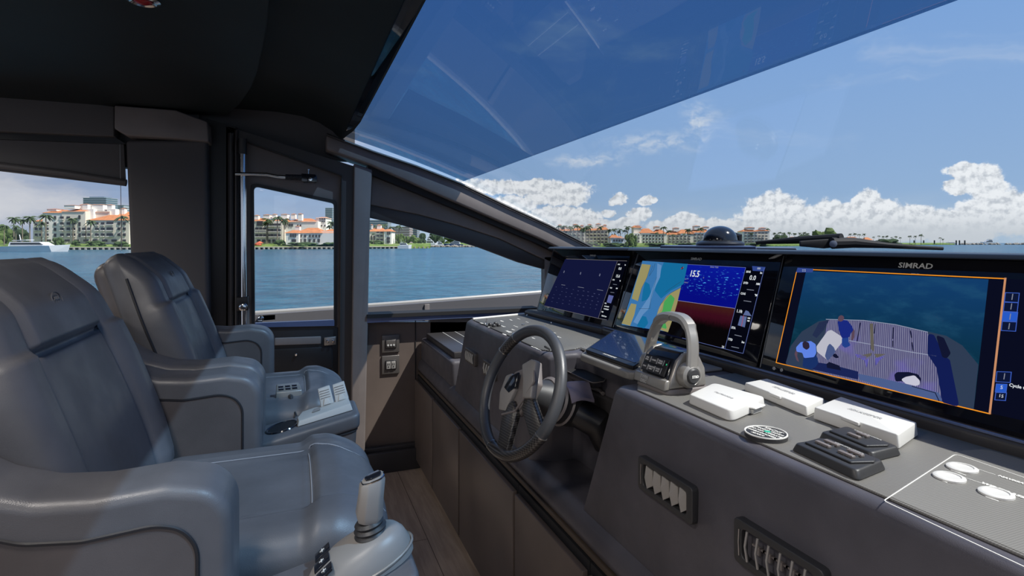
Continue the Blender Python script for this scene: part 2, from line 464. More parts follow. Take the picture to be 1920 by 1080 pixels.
for i in range(len(ys)-1):
    for j in range(5):
        bm.faces.new((lo[i][j], lo[i][j+1], lo[i+1][j+1], lo[i+1][j])); bm.faces.new((hi[i][j], hi[i+1][j], hi[i+1][j+1], hi[i][j+1]))
    bm.faces.new((lo[i][5], hi[i][5], hi[i+1][5], lo[i+1][5]))
struct('ceiling', bm, 'ceiling')
# roof skin above so that daylight does not leak in
bm = nbm(); box(bm, -4, .18, -1.95, 3.75, 2.22, 2.27); struct('trim_1', bm, 'black')
# ceiling lights: red-lensed one is seen at the top edge, others added as fill
L0 = onplane(268, -4, (0, 0, 2.10), (0, 0, 1))
LAMPS = [(L0, 'small round chrome ceiling light with red lens at top edge of view', 'red', 0)]
for i, (x, y) in enumerate([(-.42, .55), (-.42, -.9), (-1.7, 2.7), (-1.7, 1.2), (-1.7, -.3), (-2.9, 2.0), (-2.9, .3)]):
    LAMPS.append((V(x, y, 2.10), ['chrome ceiling downlight above the near chair', 'chrome ceiling downlight nearest the starboard side', 'aft chrome ceiling downlight near the port wall', 'aft chrome ceiling downlight on the centre line', 'aft chrome ceiling downlight to starboard', 'rearmost chrome ceiling downlight to port', 'rearmost chrome ceiling downlight to starboard'][i], 'frosted', FILL_W))
M['frosted'] = emissive('lamp_lens', (1, .93, .84), 6)
for c, lab, lens, W in LAMPS:
    t = thing('ceiling_light', lab, 'ceiling light', c, group='round chrome ceiling lights')
    bm = nbm(); lathe(bm, [(.030, 0), (.042, -.004), (.044, -.010), (.034, -.014), (.028, -.010), (.026, 0)], c, (0, 0, 1), 28); obj('bezel', bm, 'chrome', t)
    bm = nbm(); lathe(bm, [(.026, -.004), (.022, -.013), (.01, -.018), (0, -.019)], c, (0, 0, 1), 24); obj('lens', bm, lens, t)
    if W:
        ld = bpy.data.lights.new('downlight', 'SPOT'); ld.energy = W; ld.spot_size = R(165); ld.spot_blend = .6; ld.shadow_soft_size = .12; ld.color = (1, .93, .86)
        lo_ = bpy.data.objects.new('downlight', ld); COL.objects.link(lo_); lo_.location = c - V(0, 0, .05)  # unseen spot added to brighten the dark cabin

# port wall (Y 3.5), lower and upper parts
bm = nbm()
box(bm, -4, -.46, 3.5, 3.58, 0, .90); box(bm, -4, -.5, 3.5, 3.58, 1.80, 2.25); box(bm, -.5, .34, 3.56, 3.60, 1.90, 2.2)
box(bm, -4, -2.3, 3.5, 3.58, .9, 1.8)
struct('wall_port', bm, 'vinyl')
slabY('wall_port', [(658, 604), (1240, 604), (1240, 1000), (658, 1000)], 3.5, 3.56, 'panel')
bm = nbm(); box(bm, .80, 2.4, 3.5, 3.56, 0, .93); box(bm, 1.60, 2.4, 3.5, 3.56, .9, 1.30); struct('wall_port', bm, 'trim')
# header band, blind housing, pillar and cap over the aft window
slabY('trim_2', [(-230, 143), (214, 199), (214, 256), (-230, 236)], 3.40, 3.5, 'vinyl', bevel=.006)
slabY('trim_3', [(-230, 236), (214, 256), (236, 270), (-230, 252)], 3.44, 3.5, 'black')
t = thing('roller_blind', 'black roller blind pulled part way down over the aft side window', 'blind', onY(10, 300, 3.46))
bm = nbm(); prism(bm, pxY([(-230, 252), (232, 269), (236, 349), (0, 321), (-230, 296)], 3.46), (0, .01, 0)); obj('blind_fabric', bm, 'vinyl', t)
bm = nbm(); tube(bm, pxY([(-230, 250), (230, 267.5)], 3.445), .0035, 8); obj('guide_rail', bm, 'chrome', t)
bm = nbm(); tube(bm, pxY([(-230, 285), (0, 311), (120, 325), (237, 343)], 3.45), .018, 10); obj('bottom_bar', bm, 'vinyl', t)
bm = nbm(); tube(bm, pxY([(225, 268), (228, 470)], 3.45), .0016, 6); obj('guide_wire', bm, 'steel', t)
slabY('trim_4', [(235, 262), (388, 262), (394, 820), (262, 820), (243, 462)], 3.38, 3.56, 'vinyl', bevel=.02, seg=4)
slabY('trim_5', [(214, 197), (329, 206), (389, 228), (391, 266), (331, 260), (236, 254), (214, 241)], 3.335, 3.5, 'trim', bevel=.008)
slabY('trim_6', [(386, 222), (443, 238), (443, 800), (386, 800)], 3.47, 3.56, 'black')
# windows: aft side window
def paneY(name, pts, y, mat='glass', parent=None, **k):
    bm = nbm(); prism(bm, pxY(pts, y), (0, .008, 0)); return struct(name, bm, mat, parent=parent, smooth=0, **k)
bm = nbm(); box(bm, -2.3, -.80, 3.52, 3.528, .88, 1.82); struct('window_3', bm, 'glass', smooth=0)
# door
dr = thing('door_1', None, None, onY(540, 860, 3.5), kind='structure')
def ringpx(outer, inner, y0, y1, ro=.03, ri=.03, k=4):
    bm = nbm(); ringprism(bm, rloop(pxY(outer, y0), ro, k), rloop(pxY(inner, y0), ri, k), (0, y1 - y0, 0)); return bm
struct('door_frame', ringpx([(424, 236), (668, 313), (662, 860), (424, 860)], [(448, 262), (640, 330), (636, 850), (448, 850)], 3.47, 3.57, .005, .01), 'trim_dark', parent=dr)
struct('door_leaf', ringpx([(446, 258), (643, 327), (639, 852), (446, 852)], [(475, 348), (627, 381), (627, 611), (477, 614)], 3.505, 3.56, .012, .022), 'trim', parent=dr, bevel=.003)
struct('window_gasket', ringpx([(470, 342), (632, 376), (632, 616), (472, 620)], [(476, 349), (626, 381), (626, 610), (478, 613)], 3.495, 3.52, .028, .022), 'black', parent=dr)
paneY('pane', [(470, 342), (632, 376), (632, 616), (472, 620)], 3.53, parent=dr)
bm = nbm(); prism(bm, pxY([(478, 606), (627, 600), (627, 611), (478, 614)], 3.49), (0, .03, 0)); struct('sill', bm, 'sill', parent=dr)
bm = nbm(); prism(bm, pxY([(452, 618), (634, 614), (633, 845), (452, 845)], 3.498), (0, .01, 0)); struct('lower_panel', bm, 'black', parent=dr, bevel=.002)
bm = nbm(); prism(bm, pxY([(515, 634), (602, 631), (602, 645), (515, 648)], 3.485), (0, .02, 0)); struct('pull_recess', bm, 'trim', parent=dr, bevel=.004)
bm = nbm(); prism(bm, pxY([(512, 655), (622, 650), (624, 690), (512, 700)], 3.49), (0, .012, 0)); struct('lower_flap', bm, 'black', parent=dr, bevel=.003)
c = onY(555, 665, 3.485); bm = nbm(); lathe(bm, [(.008, 0), (.008, .008), (.005, .012), (0, .012)], c, (0, -1, 0), 14); struct('flap_button', bm, 'chrome', parent=dr)
bm = nbm(); prism(bm, pxY([(608, 633), (630, 631), (630, 646), (608, 648)], 3.48), (0, .02, 0)); struct('latch', bm, 'steel', parent=dr, bevel=.002)
for px in (614, 624):
    c = onY(px, 640, 3.478); bm = nbm(); lathe(bm, [(.010, 0), (.010, .010), (.006, .014), (0, .014)], c, (0, -1, 0), 14); struct('latch_knob', bm, 'chrome', parent=dr)
# second line of trim around the door
bm = nbm(); tube(bm, pxY([(447, 260), (641, 329), (637, 790)], 3.468), .004, 6); struct('rubber_seal', bm, 'rubber', parent=dr)
bm = nbm(); tube(bm, pxY([(443, 244), (443, 640)], 3.455), .008, 8); tube(bm, pxY([(433, 250), (433, 640)], 3.46), .016, 10); struct('trim_7', bm, 'trim_dark')
# grab rail with its upper cap and lower bracket
t = thing('grab_rail', 'tall vertical chrome grab rail beside the side door', 'grab rail', onY(456, 640, 3.42))
bm = nbm(); tube(bm, pxY([(455, 268), (457, 640)], 3.42), .0165, 18); obj('rail', bm, 'chrome', t)
bm = nbm(); tube(bm, pxY([(455, 260), (455.3, 289)], 3.42), .022, 18); obj('upper_cap', bm, 'rubber', t)
bm = nbm(); prism(bm, pxY([(443, 558), (465, 556), (465, 582), (443, 584)], 3.40), (0, .07, 0)); obj('bracket', bm, 'black', t, bevel=.004)
c = onY(456, 575, 3.40); bm = nbm(); lathe(bm, [(.020, 0), (.022, .012), (.016, .018), (.012, .03), (.018, .036), (.018, .048), (0, .052)], c, (0, -1, 0), 20); obj('knob', bm, 'chrome', t)
t = thing('door_stay', 'short horizontal chrome bar with black ribbed grip above the door window', 'door stay', onY(440, 327, 3.42))
bm = nbm(); tube(bm, pxY([(441, 326), (500, 327), (520, 331), (536, 332)], 3.40), .010, 14); obj('bar', bm, 'chrome', t)
bm = nbm(); P = pxY([(535, 332), (566, 333)], 3.40)
pts = [P[0].lerp(P[1], i / 24) for i in range(25)]; tube(bm, pts, [.015 + .003 * (i % 2) for i in range(25)], 14); obj('ribbed_grip', bm, 'rubber', t, smooth=0)
bm = nbm(); prism(bm, pxY([(565, 325), (592, 327), (595, 333), (594, 343), (570, 343), (565, 340)], 3.385), (0, .03, 0)); obj('end_clamp', bm, 'dark_gloss', t, bevel=.004)
c = onY(578, 326, 3.39); bm = nbm(); lathe(bm, [(.004, 0), (.004, .018), (.009, .02), (.009, .026), (0, .028)], c, (0, 0, 1), 12); obj('clamp_screw', bm, 'chrome', t)
c = onY(582, 336, 3.383); bm = nbm(); lathe(bm, [(.010, 0), (.010, .004), (0, .005)], c, (0, -1, 0), 12); obj('clamp_dial', bm, 'chrome', t)

# post between door and forward window
slabY('trim_8', [(664, 306), (698, 318), (694, 405), (690, 600), (684, 860), (658, 860)], 3.43, 3.56, 'trim', bevel=.008)
# forward side window surround
slabY('trim_9', [(697, 312), (862, 368), (960, 408), (1050, 450), (1090, 474), (1040, 496), (936, 447), (862, 423), (788, 403), (695, 384)], 3.50, 3.56, 'trim', bevel=.006)
slabY('trim_10', [(695, 382), (788, 401), (862, 421), (936, 445), (1042, 494), (1036, 509), (973, 492), (899, 464), (833, 444), (751, 421), (694, 408)], 3.515, 3.56, 'trim_dark', bevel=.004)
# A-pillar along the windscreen edge
top = [(612, 253), (700, 286), (780, 313), (862, 345), (955, 390), (1029, 424), (1110, 465), (1150, 486)]
bot = [(1090, 486), (1044, 463), (1010, 447), (899, 399), (788, 351), (695, 310), (612, 281)]
slabY('trim_11', top + bot, 3.41, 3.60, 'trim', bevel=.012)
slabY('trim_12', [(690, 308), (790, 350), (899, 397), (1010, 445), (1060, 470), (1050, 477), (1000, 453), (890, 407), (780, 361), (690, 325)], 3.44, 3.55, 'matte_black')
bm = nbm(); tube(bm, pxY([(a, b - 1) for a, b in top], 3.40), .009, 8); struct('trim_13', bm, 'rubber')
# sill of the forward window and its glass
slabY('trim_14', [(688, 594), (1012, 580), (1012, 590), (688, 606)], 3.43, 3.55, 'sill', bevel=.003)
slabY('trim_15', [(688, 590), (1012, 577), (1012, 583), (688, 597)], 3.42, 3.55, 'matte_black')
paneY('window_4', [(688, 395), (820, 400), (1060, 500), (1020, 600), (688, 610)], 3.53)
# baseboard under the outlets
bm = nbm(); box(bm, .30, .72, 3.43, 3.5, 0, .125); box(bm, .33, .72, 3.46, 3.5, .125, .15); struct('baseboard_port', bm, 'trim_dark', bevel=.003)
bm = nbm(); tube(bm, [onY(779, 600, 3.497), onY(779, 880, 3.497)], .003, 6); struct('trim_16', bm, 'matte_black')

# windscreen: clear lower part and blue tinted upper part, one continuous curve
wprof = [(.26, 2.046), (.50, 1.976), (.75, 1.897), (1.02, 1.80), (1.30, 1.683), (1.60, 1.548), (1.80, 1.452), (2.02, 1.340)]
def wz(x):
    for (a, b), (c_, d) in zip(wprof, wprof[1:]):
        if a <= x <= c_: return b + (d - b) * (x - a) / (c_ - a)
def wsheet(x0, x1, name, mat):
    # smooth curve through the profile
    def cz(x):
        import bisect
        xs = [p[0] for p in wprof]; i = max(0, min(len(xs)-2, bisect.bisect(xs, x)-1))
        def sl(k): k0, k1 = max(0, k-1), min(len(xs)-1, k+1); return (wprof[k1][1]-wprof[k0][1])/(wprof[k1][0]-wprof[k0][0])
        h = xs[i+1]-xs[i]; u = (x-xs[i])/h
        return (2*u**3-3*u*u+1)*wprof[i][1] + (u**3-2*u*u+u)*h*sl(i) + (-2*u**3+3*u*u)*wprof[i+1][1] + (u**3-u*u)*h*sl(i+1)
    bm = nbm(); n = 28; rows = []
    for i in range(n+1):
        x = x0 + (x1-x0)*i/n
        rows.append([bm.verts.new((x, y, cz(x)+dz)) for dz in (0, .008) for y in (-2.2, 3.50)])
    for a, b in zip(rows, rows[1:]):
        bm.faces.new((a[0], b[0], b[1], a[1])); bm.faces.new((a[2], a[3], b[3], b[2]))
        bm.faces.new((a[0], a[2], b[2], b[0])); bm.faces.new((a[1], b[1], b[3], a[3]))
    bm.faces.new(rows[0][:2] + rows[0][3:1:-1]); bm.faces.new((rows[-1][0], rows[-1][2], rows[-1][3], rows[-1][1]))
    struct(name, bm, mat, smooth=30)
wsheet(1.021, 2.0, 'window_1', 'wind_glass')
wsheet(.27, 1.019, 'window_2', 'tint_glass')
# shelf behind the displays, up to the glass, and the brow over them
bm = nbm(); prism(bm, [(1.26, -1.9, 1.30), (1.26, 2.56, 1.30), (1.70, 3.44, 1.30), (2.02, 3.44, 1.30), (2.02, -1.9, 1.30)], (0, 0, .045)); struct('trim_17', bm, 'matte_black', bevel=.004)
# starboard side and aft bulkhead (out of view, they only close the cabin)
bm = nbm(); box(bm, -4, 2.4, -1.95, -1.88, 0, 1.0); box(bm, -.6, -.3, -1.95, -1.88, 1.0, 2.2); box(bm, -4, -3.6, -1.95, -1.88, 1.0, 2.2); struct('wall_starboard', bm, 'vinyl')
bm = nbm(); box(bm, -4.05, -4, -1.95, -.6, 0, 2.2); box(bm, -4.05, -4, 2.2, 3.6, 0, 2.2); struct('wall_aft', bm, 'vinyl')
bm = nbm(); box(bm, 2.35, 2.42, -1.9, 3.6, 0, 1.2); struct('wall_forward', bm, 'trim_dark')

# wall plates
def plate(px0, py0, px1, py1, label, kindof):
    a = onY(px0, py0, 3.488); b = onY(px1, py1, 3.488); c = (a + b) / 2
    t = thing('wall_plate', label, kindof, c, group=None)
    w, h = (b.x - a.x) / 2, (a.z - b.z) / 2
    bm = nbm(); box(bm, c.x-w, c.x+w, 3.488, 3.5, c.z-h, c.z+h); obj('plate', bm, 'bronze_plate', t, bevel=.003)
    bm = nbm(); box(bm, c.x-w*.62, c.x+w*.62, 3.482, 3.489, c.z-h*.5, c.z+h*.5); obj('insert_frame', bm, 'black', t, bevel=.002)
    return t, c, w, h
t, c, w, h = plate(716, 629, 749, 660, 'upper bronze wall plate holding a row of small switches, above the socket plate', 'switch plate')
bm = nbm(); box(bm, c.x-w*.54, c.x+w*.54, 3.478, 3.483, c.z-h*.42, c.z+h*.42); obj('rocker', bm, 'bronze_plate', t, bevel=.002)
for k in (-1, 0, 1):
    bm = nbm(); lathe(bm, [(.006, 0), (.006, .004), (0, .005)], (c.x + k*w*.33, 3.478, c.z - h*.12), (0, -1, 0), 10); obj('indicator', bm, 'light_grey', t)
t, c, w, h = plate(716, 668, 749, 700, 'lower bronze wall plate with two power sockets side by side', 'socket plate')
for s in (-1, 1):
    bm = nbm(); box(bm, c.x + s*w*.28 - w*.24, c.x + s*w*.28 + w*.24, 3.476, 3.483, c.z-h*.4, c.z+h*.4)
    so = obj('socket', bm, 'grey_plastic', t, bevel=.002)
    bm = nbm()
    for dx in (-1, 1): box(bm, c.x + s*w*.28 + dx*w*.09 - .0018, c.x + s*w*.28 + dx*w*.09 + .0018, 3.4745, 3.477, c.z, c.z + h*.22)
    box(bm, c.x + s*w*.28 - .003, c.x + s*w*.28 + .003, 3.4745, 3.477, c.z - h*.22, c.z - h*.10)
    obj('contact_slot', bm, 'matte_black', so)

# side deck and bulwark outside
M['deck_grey'] = principled('side_deck', (.30, .29, .29), .6, var=.08)
M['bulwark'] = principled('bulwark_grey', (.13, .125, .135), .45)
M['gelcoat'] = principled('pale_gelcoat', (.34, .33, .32), .35)
bm = nbm(); box(bm, -8, 9, 3.62, 4.5, -.25, -.2); struct('side_deck', bm, 'deck_grey')
t = thing('bulwark', 'grey side bulwark with pale cap rail outside the port windows', 'bulwark', (0, 4.45, -.2))
bm = nbm()
xs = [-8 + i * .5 for i in range(35)]
def bz(x): return min(.885 + .028 * x + (.004 * max(0, x) ** 2), 1.20)
lo = [bm.verts.new((x, 4.42, -.2)) for x in xs]; hi = [bm.verts.new((x, 4.42, bz(x))) for x in xs]
lo2 = [bm.verts.new((x, 4.56, -.2)) for x in xs]; hi2 = [bm.verts.new((x, 4.56, bz(x))) for x in xs]
for i in range(34):
    bm.faces.new((lo[i], lo[i+1], hi[i+1], hi[i])); bm.faces.new((lo2[i+1], lo2[i], hi2[i], hi2[i+1])); bm.faces.new((hi[i], hi[i+1], hi2[i+1], hi2[i]))
obj('side_panel', bm, 'bulwark', t)
bm = nbm(); tube(bm, [(x, 4.50, bz(x) + .004) for x in xs], .018, 10); obj('cap_rail', bm, 'gelcoat', t)
for x in (.98,):
    bm = nbm(); box(bm, x-.02, x+.02, 4.405, 4.43, -.15, bz(x)-.01); obj('joint_strip', bm, 'trim', t, bevel=.003)
c = onY(489, 597, 4.41); bm = nbm(); lathe(bm, [(.022, 0), (.022, .012), (.012, .018), (0, .02)], c, (0, -1, 0), 16); obj('latch_knob', bm, 'chrome', t)
bm = nbm(); prism(bm, pxY([(484, 591), (517, 589), (517, 600), (484, 603)], 4.42), (0, .01, 0)); obj('latch_plate', bm, 'black', t, bevel=.004)
# ================================================================ HELM CONSOLE
DZ = 1.04
con = thing('helm_console', 'long dark leather helm console running across the cabin under the displays', 'console', (1.0, 1.2, 0))
# upper padded body with the recess for the steering column
hi = [(.745, -1.7), (.745, 1.20), (.765, 1.225), (.860, 1.235), (.880, 1.27), (.880, 1.62), (.860, 1.63), (.765, 1.625), (.745, 1.645), (.745, 2.50), (.775, 2.545), (1.20, 2.60), (1.20, -1.7)]
lo = [(.735, -1.7), (.735, 1.37), (.765, 1.41), (.865, 1.42), (.880, 1.44), (.880, 1.66), (.865, 1.675), (.80, 1.68), (.735, 1.72), (.735, 2.70), (.765, 2.75), (1.20, 2.76), (1.20, -1.7)]
bm = nbm(); prism2(bm, [(x, y, .63) for x, y in lo], [(x, y, DZ) for x, y in hi])
obj('padded_body', bm, 'dash_leather', con, bevel=.036, seg=6)
# lower lip running the whole length, with stitched edge strip
bm = nbm(); prism(bm, [(.722, -1.7, .655), (.712, -1.7, .615), (.725, -1.7, .590), (1.15, -1.7, .59), (1.15, -1.7, .675), (.745, -1.7, .675)], (0, 5.18, 0))
obj('lower_lip', bm, 'dash_leather', con, bevel=.008)
bm = nbm(); box(bm, .714, .76, -1.7, 3.48, .578, .596); obj('edge_strip', bm, M['trim'], con, bevel=.003)
M['strip'] = principled('brown_edge', (.07, .05, .035), .5)
con_strip = [c for c in con.children if c.name.startswith('edge_strip')][0]; con_strip.data.materials.clear(); con_strip.data.materials.append(M['strip'])
# low side locker top to the port wall
bm = nbm(); box(bm, .735, 1.2, 2.74, 3.49, .66, .80); obj('side_locker_top', bm, 'dash_leather', con, bevel=.02, seg=4)
bm = nbm(); box(bm, .76, 1.15, 2.79, 3.44, .80, .835); o = obj('locker_lid', bm, 'trim_dark', con, bevel=.006)
for x in (.86, .94):
    b2 = nbm(); box(b2, x, x + .004, 2.80, 3.43, .835, .8365); obj('lid_line', b2, 'label_grey', o)
# flat textured instrument surfaces
bm = nbm(); prism(bm, [(.772, -1.68, DZ), (.772, 1.15, DZ), (.80, 1.19, DZ), (1.125, 1.20, DZ), (1.125, -1.68, DZ)], (0, 0, .004)); obj('switch_surface', bm, 'hatch', con, bevel=.001, seg=1)
bm = nbm(); prism(bm, [(.79, 1.66, DZ), (.762, 1.70, DZ), (.765, 2.46, DZ), (.79, 2.49, DZ), (1.055, 2.545, DZ), (1.095, 2.0, DZ), (1.08, 1.80, DZ), (1.02, 1.76, DZ), (.87, 1.665, DZ)], (0, 0, .004)); port_panel = obj('switch_surface', bm, 'hatch2', con, bevel=.001, seg=1)
# smooth pad between the two surfaces, with its dark phone tray
bm = nbm(); prism(bm, [(.888, 1.24, DZ), (.888, 1.66, DZ), (1.03, 1.745, DZ), (1.11, 1.80, DZ), (1.115, 1.24, DZ)], (0, 0, .010)); obj('centre_pad', bm, 'hatch', con, bevel=.006)
tr = [onZ(a, b, .984) for a, b in [(1060, 675), (1138, 708), (1132, 716), (1112, 719), (1056, 693)]]
sh = [onZ(a, b, .950) for a, b in [(1050, 668), (1150, 708), (1140, 727), (1108, 729), (1046, 702)]]
bm = nbm(); prism(bm, rloop(sh, .02, 4), (0, 0, .032)); obj('tray_shelf', bm, 'dash_leather', con, bevel=.008)
bm = nbm(); prism(bm, rloop(tr, .012, 4), (0, 0, .0012)); obj('phone_tray', bm, 'matte_black', con)
bm = nbm(); tube(bm, [p + V(0, 0, .001) for p in rloop(tr, .012, 4)], .0014, 5, closed=True); obj('tray_edging', bm, 'trim', con)
bm = nbm(); box(bm, .868, .90, 1.30, 1.58, .82, .935); obj('recess_pocket', bm, 'trim_dark', con, bevel=.01)
bm = nbm(); tube(bm, [(.872, y, z) for y, z in [(1.62, .90), (1.62, .93), (1.60, .94), (1.50, .945), (1.48, .94)]], .006, 8); obj('pocket_edge', bm, 'trim', con)
# dark ledge in front of the displays
bm = nbm(); prism(bm, [(1.118, -1.7, DZ), (1.118, -1.7, 1.062), (1.13, -1.7, 1.072), (1.160, -1.7, 1.064), (1.20, -1.7, 1.06), (1.20, -1.7, DZ)], (0, 3.62, 0))
obj('display_ledge', bm, 'trim_dark', con, bevel=.004)
bm = nbm(); prism(bm, [(1.06, 2.56, DZ), (1.06, 2.56, 1.062), (1.08, 2.56, 1.068), (1.2, 2.56, 1.062), (1.2, 2.56, DZ)], (.055, -.65, 0)); obj('display_ledge', bm, 'trim_dark', con, bevel=.004)
bm = nbm(); tube(bm, [(1.124, -1.68, 1.069), (1.124, 1.90, 1.069)], .003, 6); obj('ledge_piping', bm, 'sill', con)
# cabinets below: door fronts
for i, (ya, yb) in enumerate([(-1.6, .35), (.37, 1.265), (1.285, 1.765), (1.785, 2.455), (2.475, 2.985), (3.005, 3.47)]):
    c = thing('cabinet', ['bronze-black cabinet front at right end of console, mostly out of view', 'bronze-black cabinet front below the round-edged console at bottom centre', 'bronze-black cabinet front below the steering wheel rim, right of its lowest point', 'bronze-black cabinet front directly behind the steering wheel', 'bronze-black cabinet front second from the port wall', 'narrow bronze-black cabinet front against the port wall'][i], 'cabinet', (.9, (ya+yb)/2, 0), group='cabinets below the console')
    bm = nbm(); box(bm, .712, 1.15, ya-.008, yb+.008, .06, .572); obj('body', bm, 'matte_black', c)
    bm = nbm(); box(bm, .694, .712, ya, yb, .055, .545); obj('door', bm, 'panel', c, bevel=.003)
    bm = nbm(); box(bm, .74, 1.1, ya, yb, .0, .06); obj('plinth', bm, 'matte_black', c)
# air vents in the fascia
def vent(y0, y1, z0, z1, label, blades, open_, xf=.738, bz='rubber', bm_='grey_plastic', br=.0022):
    t = thing('air_vent', label, 'air vent', (xf, (y0+y1)/2, (z0+z1)/2), group='console air vents')
    yc, zc = (y0+y1)/2, (z0+z1)/2; hw, hh = (y1-y0)/2, (z1-z0)/2
    def loop(w, h, x): return rloop([(x, yc-w, zc-h), (x, yc+w, zc-h), (x, yc+w, zc+h), (x, yc-w, zc+h)], .010, 3)
    bm = nbm(); ringprism(bm, loop(hw, hh, xf-.012), loop(hw*.80, hh*.66, xf-.012), (.02, 0, 0)); obj('bezel', bm, bz, t, bevel=.002)
    bm = nbm(); box(bm, xf+.004, xf+.008, yc-hw*.85, yc+hw*.85, zc-hh*.75, zc+hh*.75); obj('duct', bm, 'matte_black', t)
    n = blades; iw, ih = hw*.78, hh*.66
    for k in range(n):
        y = yc + iw * (1 - (2*k+1)/n)
        if open_:
            bm = nbm(); tube(bm, [(xf-.012, y, zc+ih), (xf-.015, y+.002, zc), (xf-.012, y, zc-ih)], br, 6)
            obj('blade', bm, bm_, t)
            if k < n-1:
                b2 = nbm(); box(b2, xf-.004, xf, y-.020, y-.012, zc-.008, zc+.006); box(b2, xf-.003, xf, y-.03, y-.002, zc+.002, zc+.005); obj('linkage', b2, 'trim', t)
        else:
            w = iw / n * .98; bm = nbm()
            pts = [(xf-.004, y+w, zc+ih*.8), (xf-.013, y+w*.1, zc+ih), (xf-.006, y-w*.85, zc+ih*.7), (xf-.006, y-w*.95, zc-ih*.6), (xf-.013, y-w*.1, zc-ih), (xf-.004, y+w*.8, zc-ih*.8)]
            a = [bm.verts.new(p) for p in pts]; cvert = bm.verts.new((xf-.017, y+w*.1, zc)); b_ = [bm.verts.new((xf+.004, p[1], p[2])) for p in pts]
            for i in range(6):
                j = (i+1) % 6; bm.faces.new((a[i], a[j], cvert)); bm.faces.new((a[j], a[i], b_[i], b_[j]))
            bm.faces.new(b_[::-1]); obj('blade', bm, 'grey_plastic', t, smooth=0)
    b2 = nbm(); tube(b2, [(xf-.013, yc+iw*1.08, zc-ih*.9), (xf-.013, yc+iw*1.1, zc), (xf-.013, yc+iw*1.08, zc+ih*.9)], .0016, 6); obj('inner_rim', b2, 'steel', t)
vent(.893, 1.080, .842, .917, 'air vent with closed grey blades in the near console face, nearer the wheel', 5, False)
vent(.600, .782, .836, .914, 'air vent with open blades and dark slots at the bottom edge of view', 6, True)
vent(2.325, 2.475, .856, .918, 'air vent in the far console face, farthest of the two left of the steering wheel', 5, True, bz='bronze_plate', bm_='light_grey', br=.0038)
vent(2.070, 2.215, .852, .914, 'air vent in the far console face partly covered by the steering wheel rim', 4, True, bz='bronze_plate', bm_='light_grey', br=.0038)

# ---------------------------------------------------------------- displays
N3 = Vector((-.304, 0, .095)).normalized()
P3 = Vector((1.16, 1, 1.062))
a1, b1, c1 = Vector((1.16, 1.9, 1.062)), Vector((1.12, 2.54, 1.062)), Vector((1.255, 1.9, 1.366))
N1 = (b1 - a1).cross(c1 - a1).normalized()
if N1.x > 0: N1 = -N1
class Scr:
    def __init__(s, p0, n): s.p0 = Vector(p0); s.n = Vector(n); s.xd = Vector((0, -1, 0)) if abs(s.n.y) < 1e-4 else (a1 - b1).normalized(); s.yd = s.n.cross(s.xd); s.k = 0
    def pt(s, px, py, off=.0): return onplane(px, py, s.p0, s.n) + s.n * off
    def poly(s, name, pts, mat, parent, off=.0008, **k):
        P = [s.pt(a, b, off) for a, b in pts]
        if name.split('_')[-1] in ('shirt', 'head', 'arm', 'trousers') or (name + '_').split('_')[1] in ('person', 'towel', 'bag', 'table', 'davit', 'green', 'deep', 'bollard'): P = rloop(P, .006, 3)
        bm = nbm(); prism(bm, P, s.n * .0003); return obj(name, bm, mat, parent, smooth=0, **k)
    def line(s, name, pts, w, mat, parent, off=.0012):
        bm = nbm(); P = [s.pt(a, b, off) for a, b in pts]
        for a, b in zip(P, P[1:]):
            d = (b - a); L = d.length
            if L < 1e-5: continue
            obox(bm, (a+b)/2, d/2 * (1 + w/L), s.n.cross(d.normalized()) * w/2, s.n * .0002)
        return obj(name, bm, mat, parent, smooth=0)
    def text(s, st, px, py, size, mat, parent, name='text', off=.0015, align='CENTER', **k):
        p = s.pt(px, py, off); bm = text_bm(st, size, p, s.xd, s.yd, depth=.0001, align=align, **k); return obj(name, bm, mat, parent, smooth=0)
    def lines(s, name, segs, w, mat, parent, off=.0012):
        bm = nbm()
        for pts in segs:
            P = [s.pt(a, b, off) for a, b in pts]
            for a, b in zip(P, P[1:]):
                d = (b - a); obox(bm, (a+b)/2, d/2, s.n.cross(d.normalized()) * w/2, s.n * .0002)
        return obj(name, bm, mat, parent, smooth=0)
E = {}
def em(name, col, s=1.0):
    if name not in E: E[name] = emissive(name, col, s)
    return E[name]
white = em('screen_white', (.80, .85, .9), .85); dimw = em('screen_dim_white', (.35, .38, .48), .6)
navy = em('screen_navy', (.012, .018, .075), 1.0); black_e = em('screen_black', (.0015, .002, .006)); orange = em('screen_orange', (.95, .32, .02), .9)
blue_l = em('screen_line_blue', (.05, .12, .55), .9); btn = em('screen_button_blue', (.02, .10, .55), 1.0)
def display(label, y0, y1, scr):
    """glass slab + housing between the two ends along the plane"""
    yc = (y0[1] + y1[1]) / 2
    t = thing('navigation_display', label, 'display', ((y0[0]+y1[0])/2, yc, 1.06), group='navigation displays over the console')
    up = scr.yd * .3185 / 1.0
    A, B = Vector(y0), Vector(y1)
    c = (A + B) / 2 + up / 2 - scr.n * .006
    bm = nbm(); obox(bm, c, (A - B) / 2 * .996, up / 2, scr.n * .0058); obj('front_glass', bm, 'gloss_screen', t, bevel=.0015, seg=2)
    bm = nbm(); obox(bm, c - scr.n * .033, (A - B) / 2 * .98, up / 2 * .97, scr.n * .026); obj('housing', bm, 'black', t, bevel=.004)
    return t
s3 = Scr(P3, N3); s1 = Scr(a1, N1)
d3 = display('wide display at right showing the aft deck camera picture', (1.16, .30, 1.062), (1.16, 1.157, 1.062), s3)
d2 = display('middle display showing a sea chart beside a sonar picture', (1.16, 1.165, 1.062), (1.16, 1.893, 1.062), s3)
d1 = display('left display showing a dark engine data page with three zeros', (1.1595, 1.905, 1.062), (1.12, 2.54, 1.062), s1)
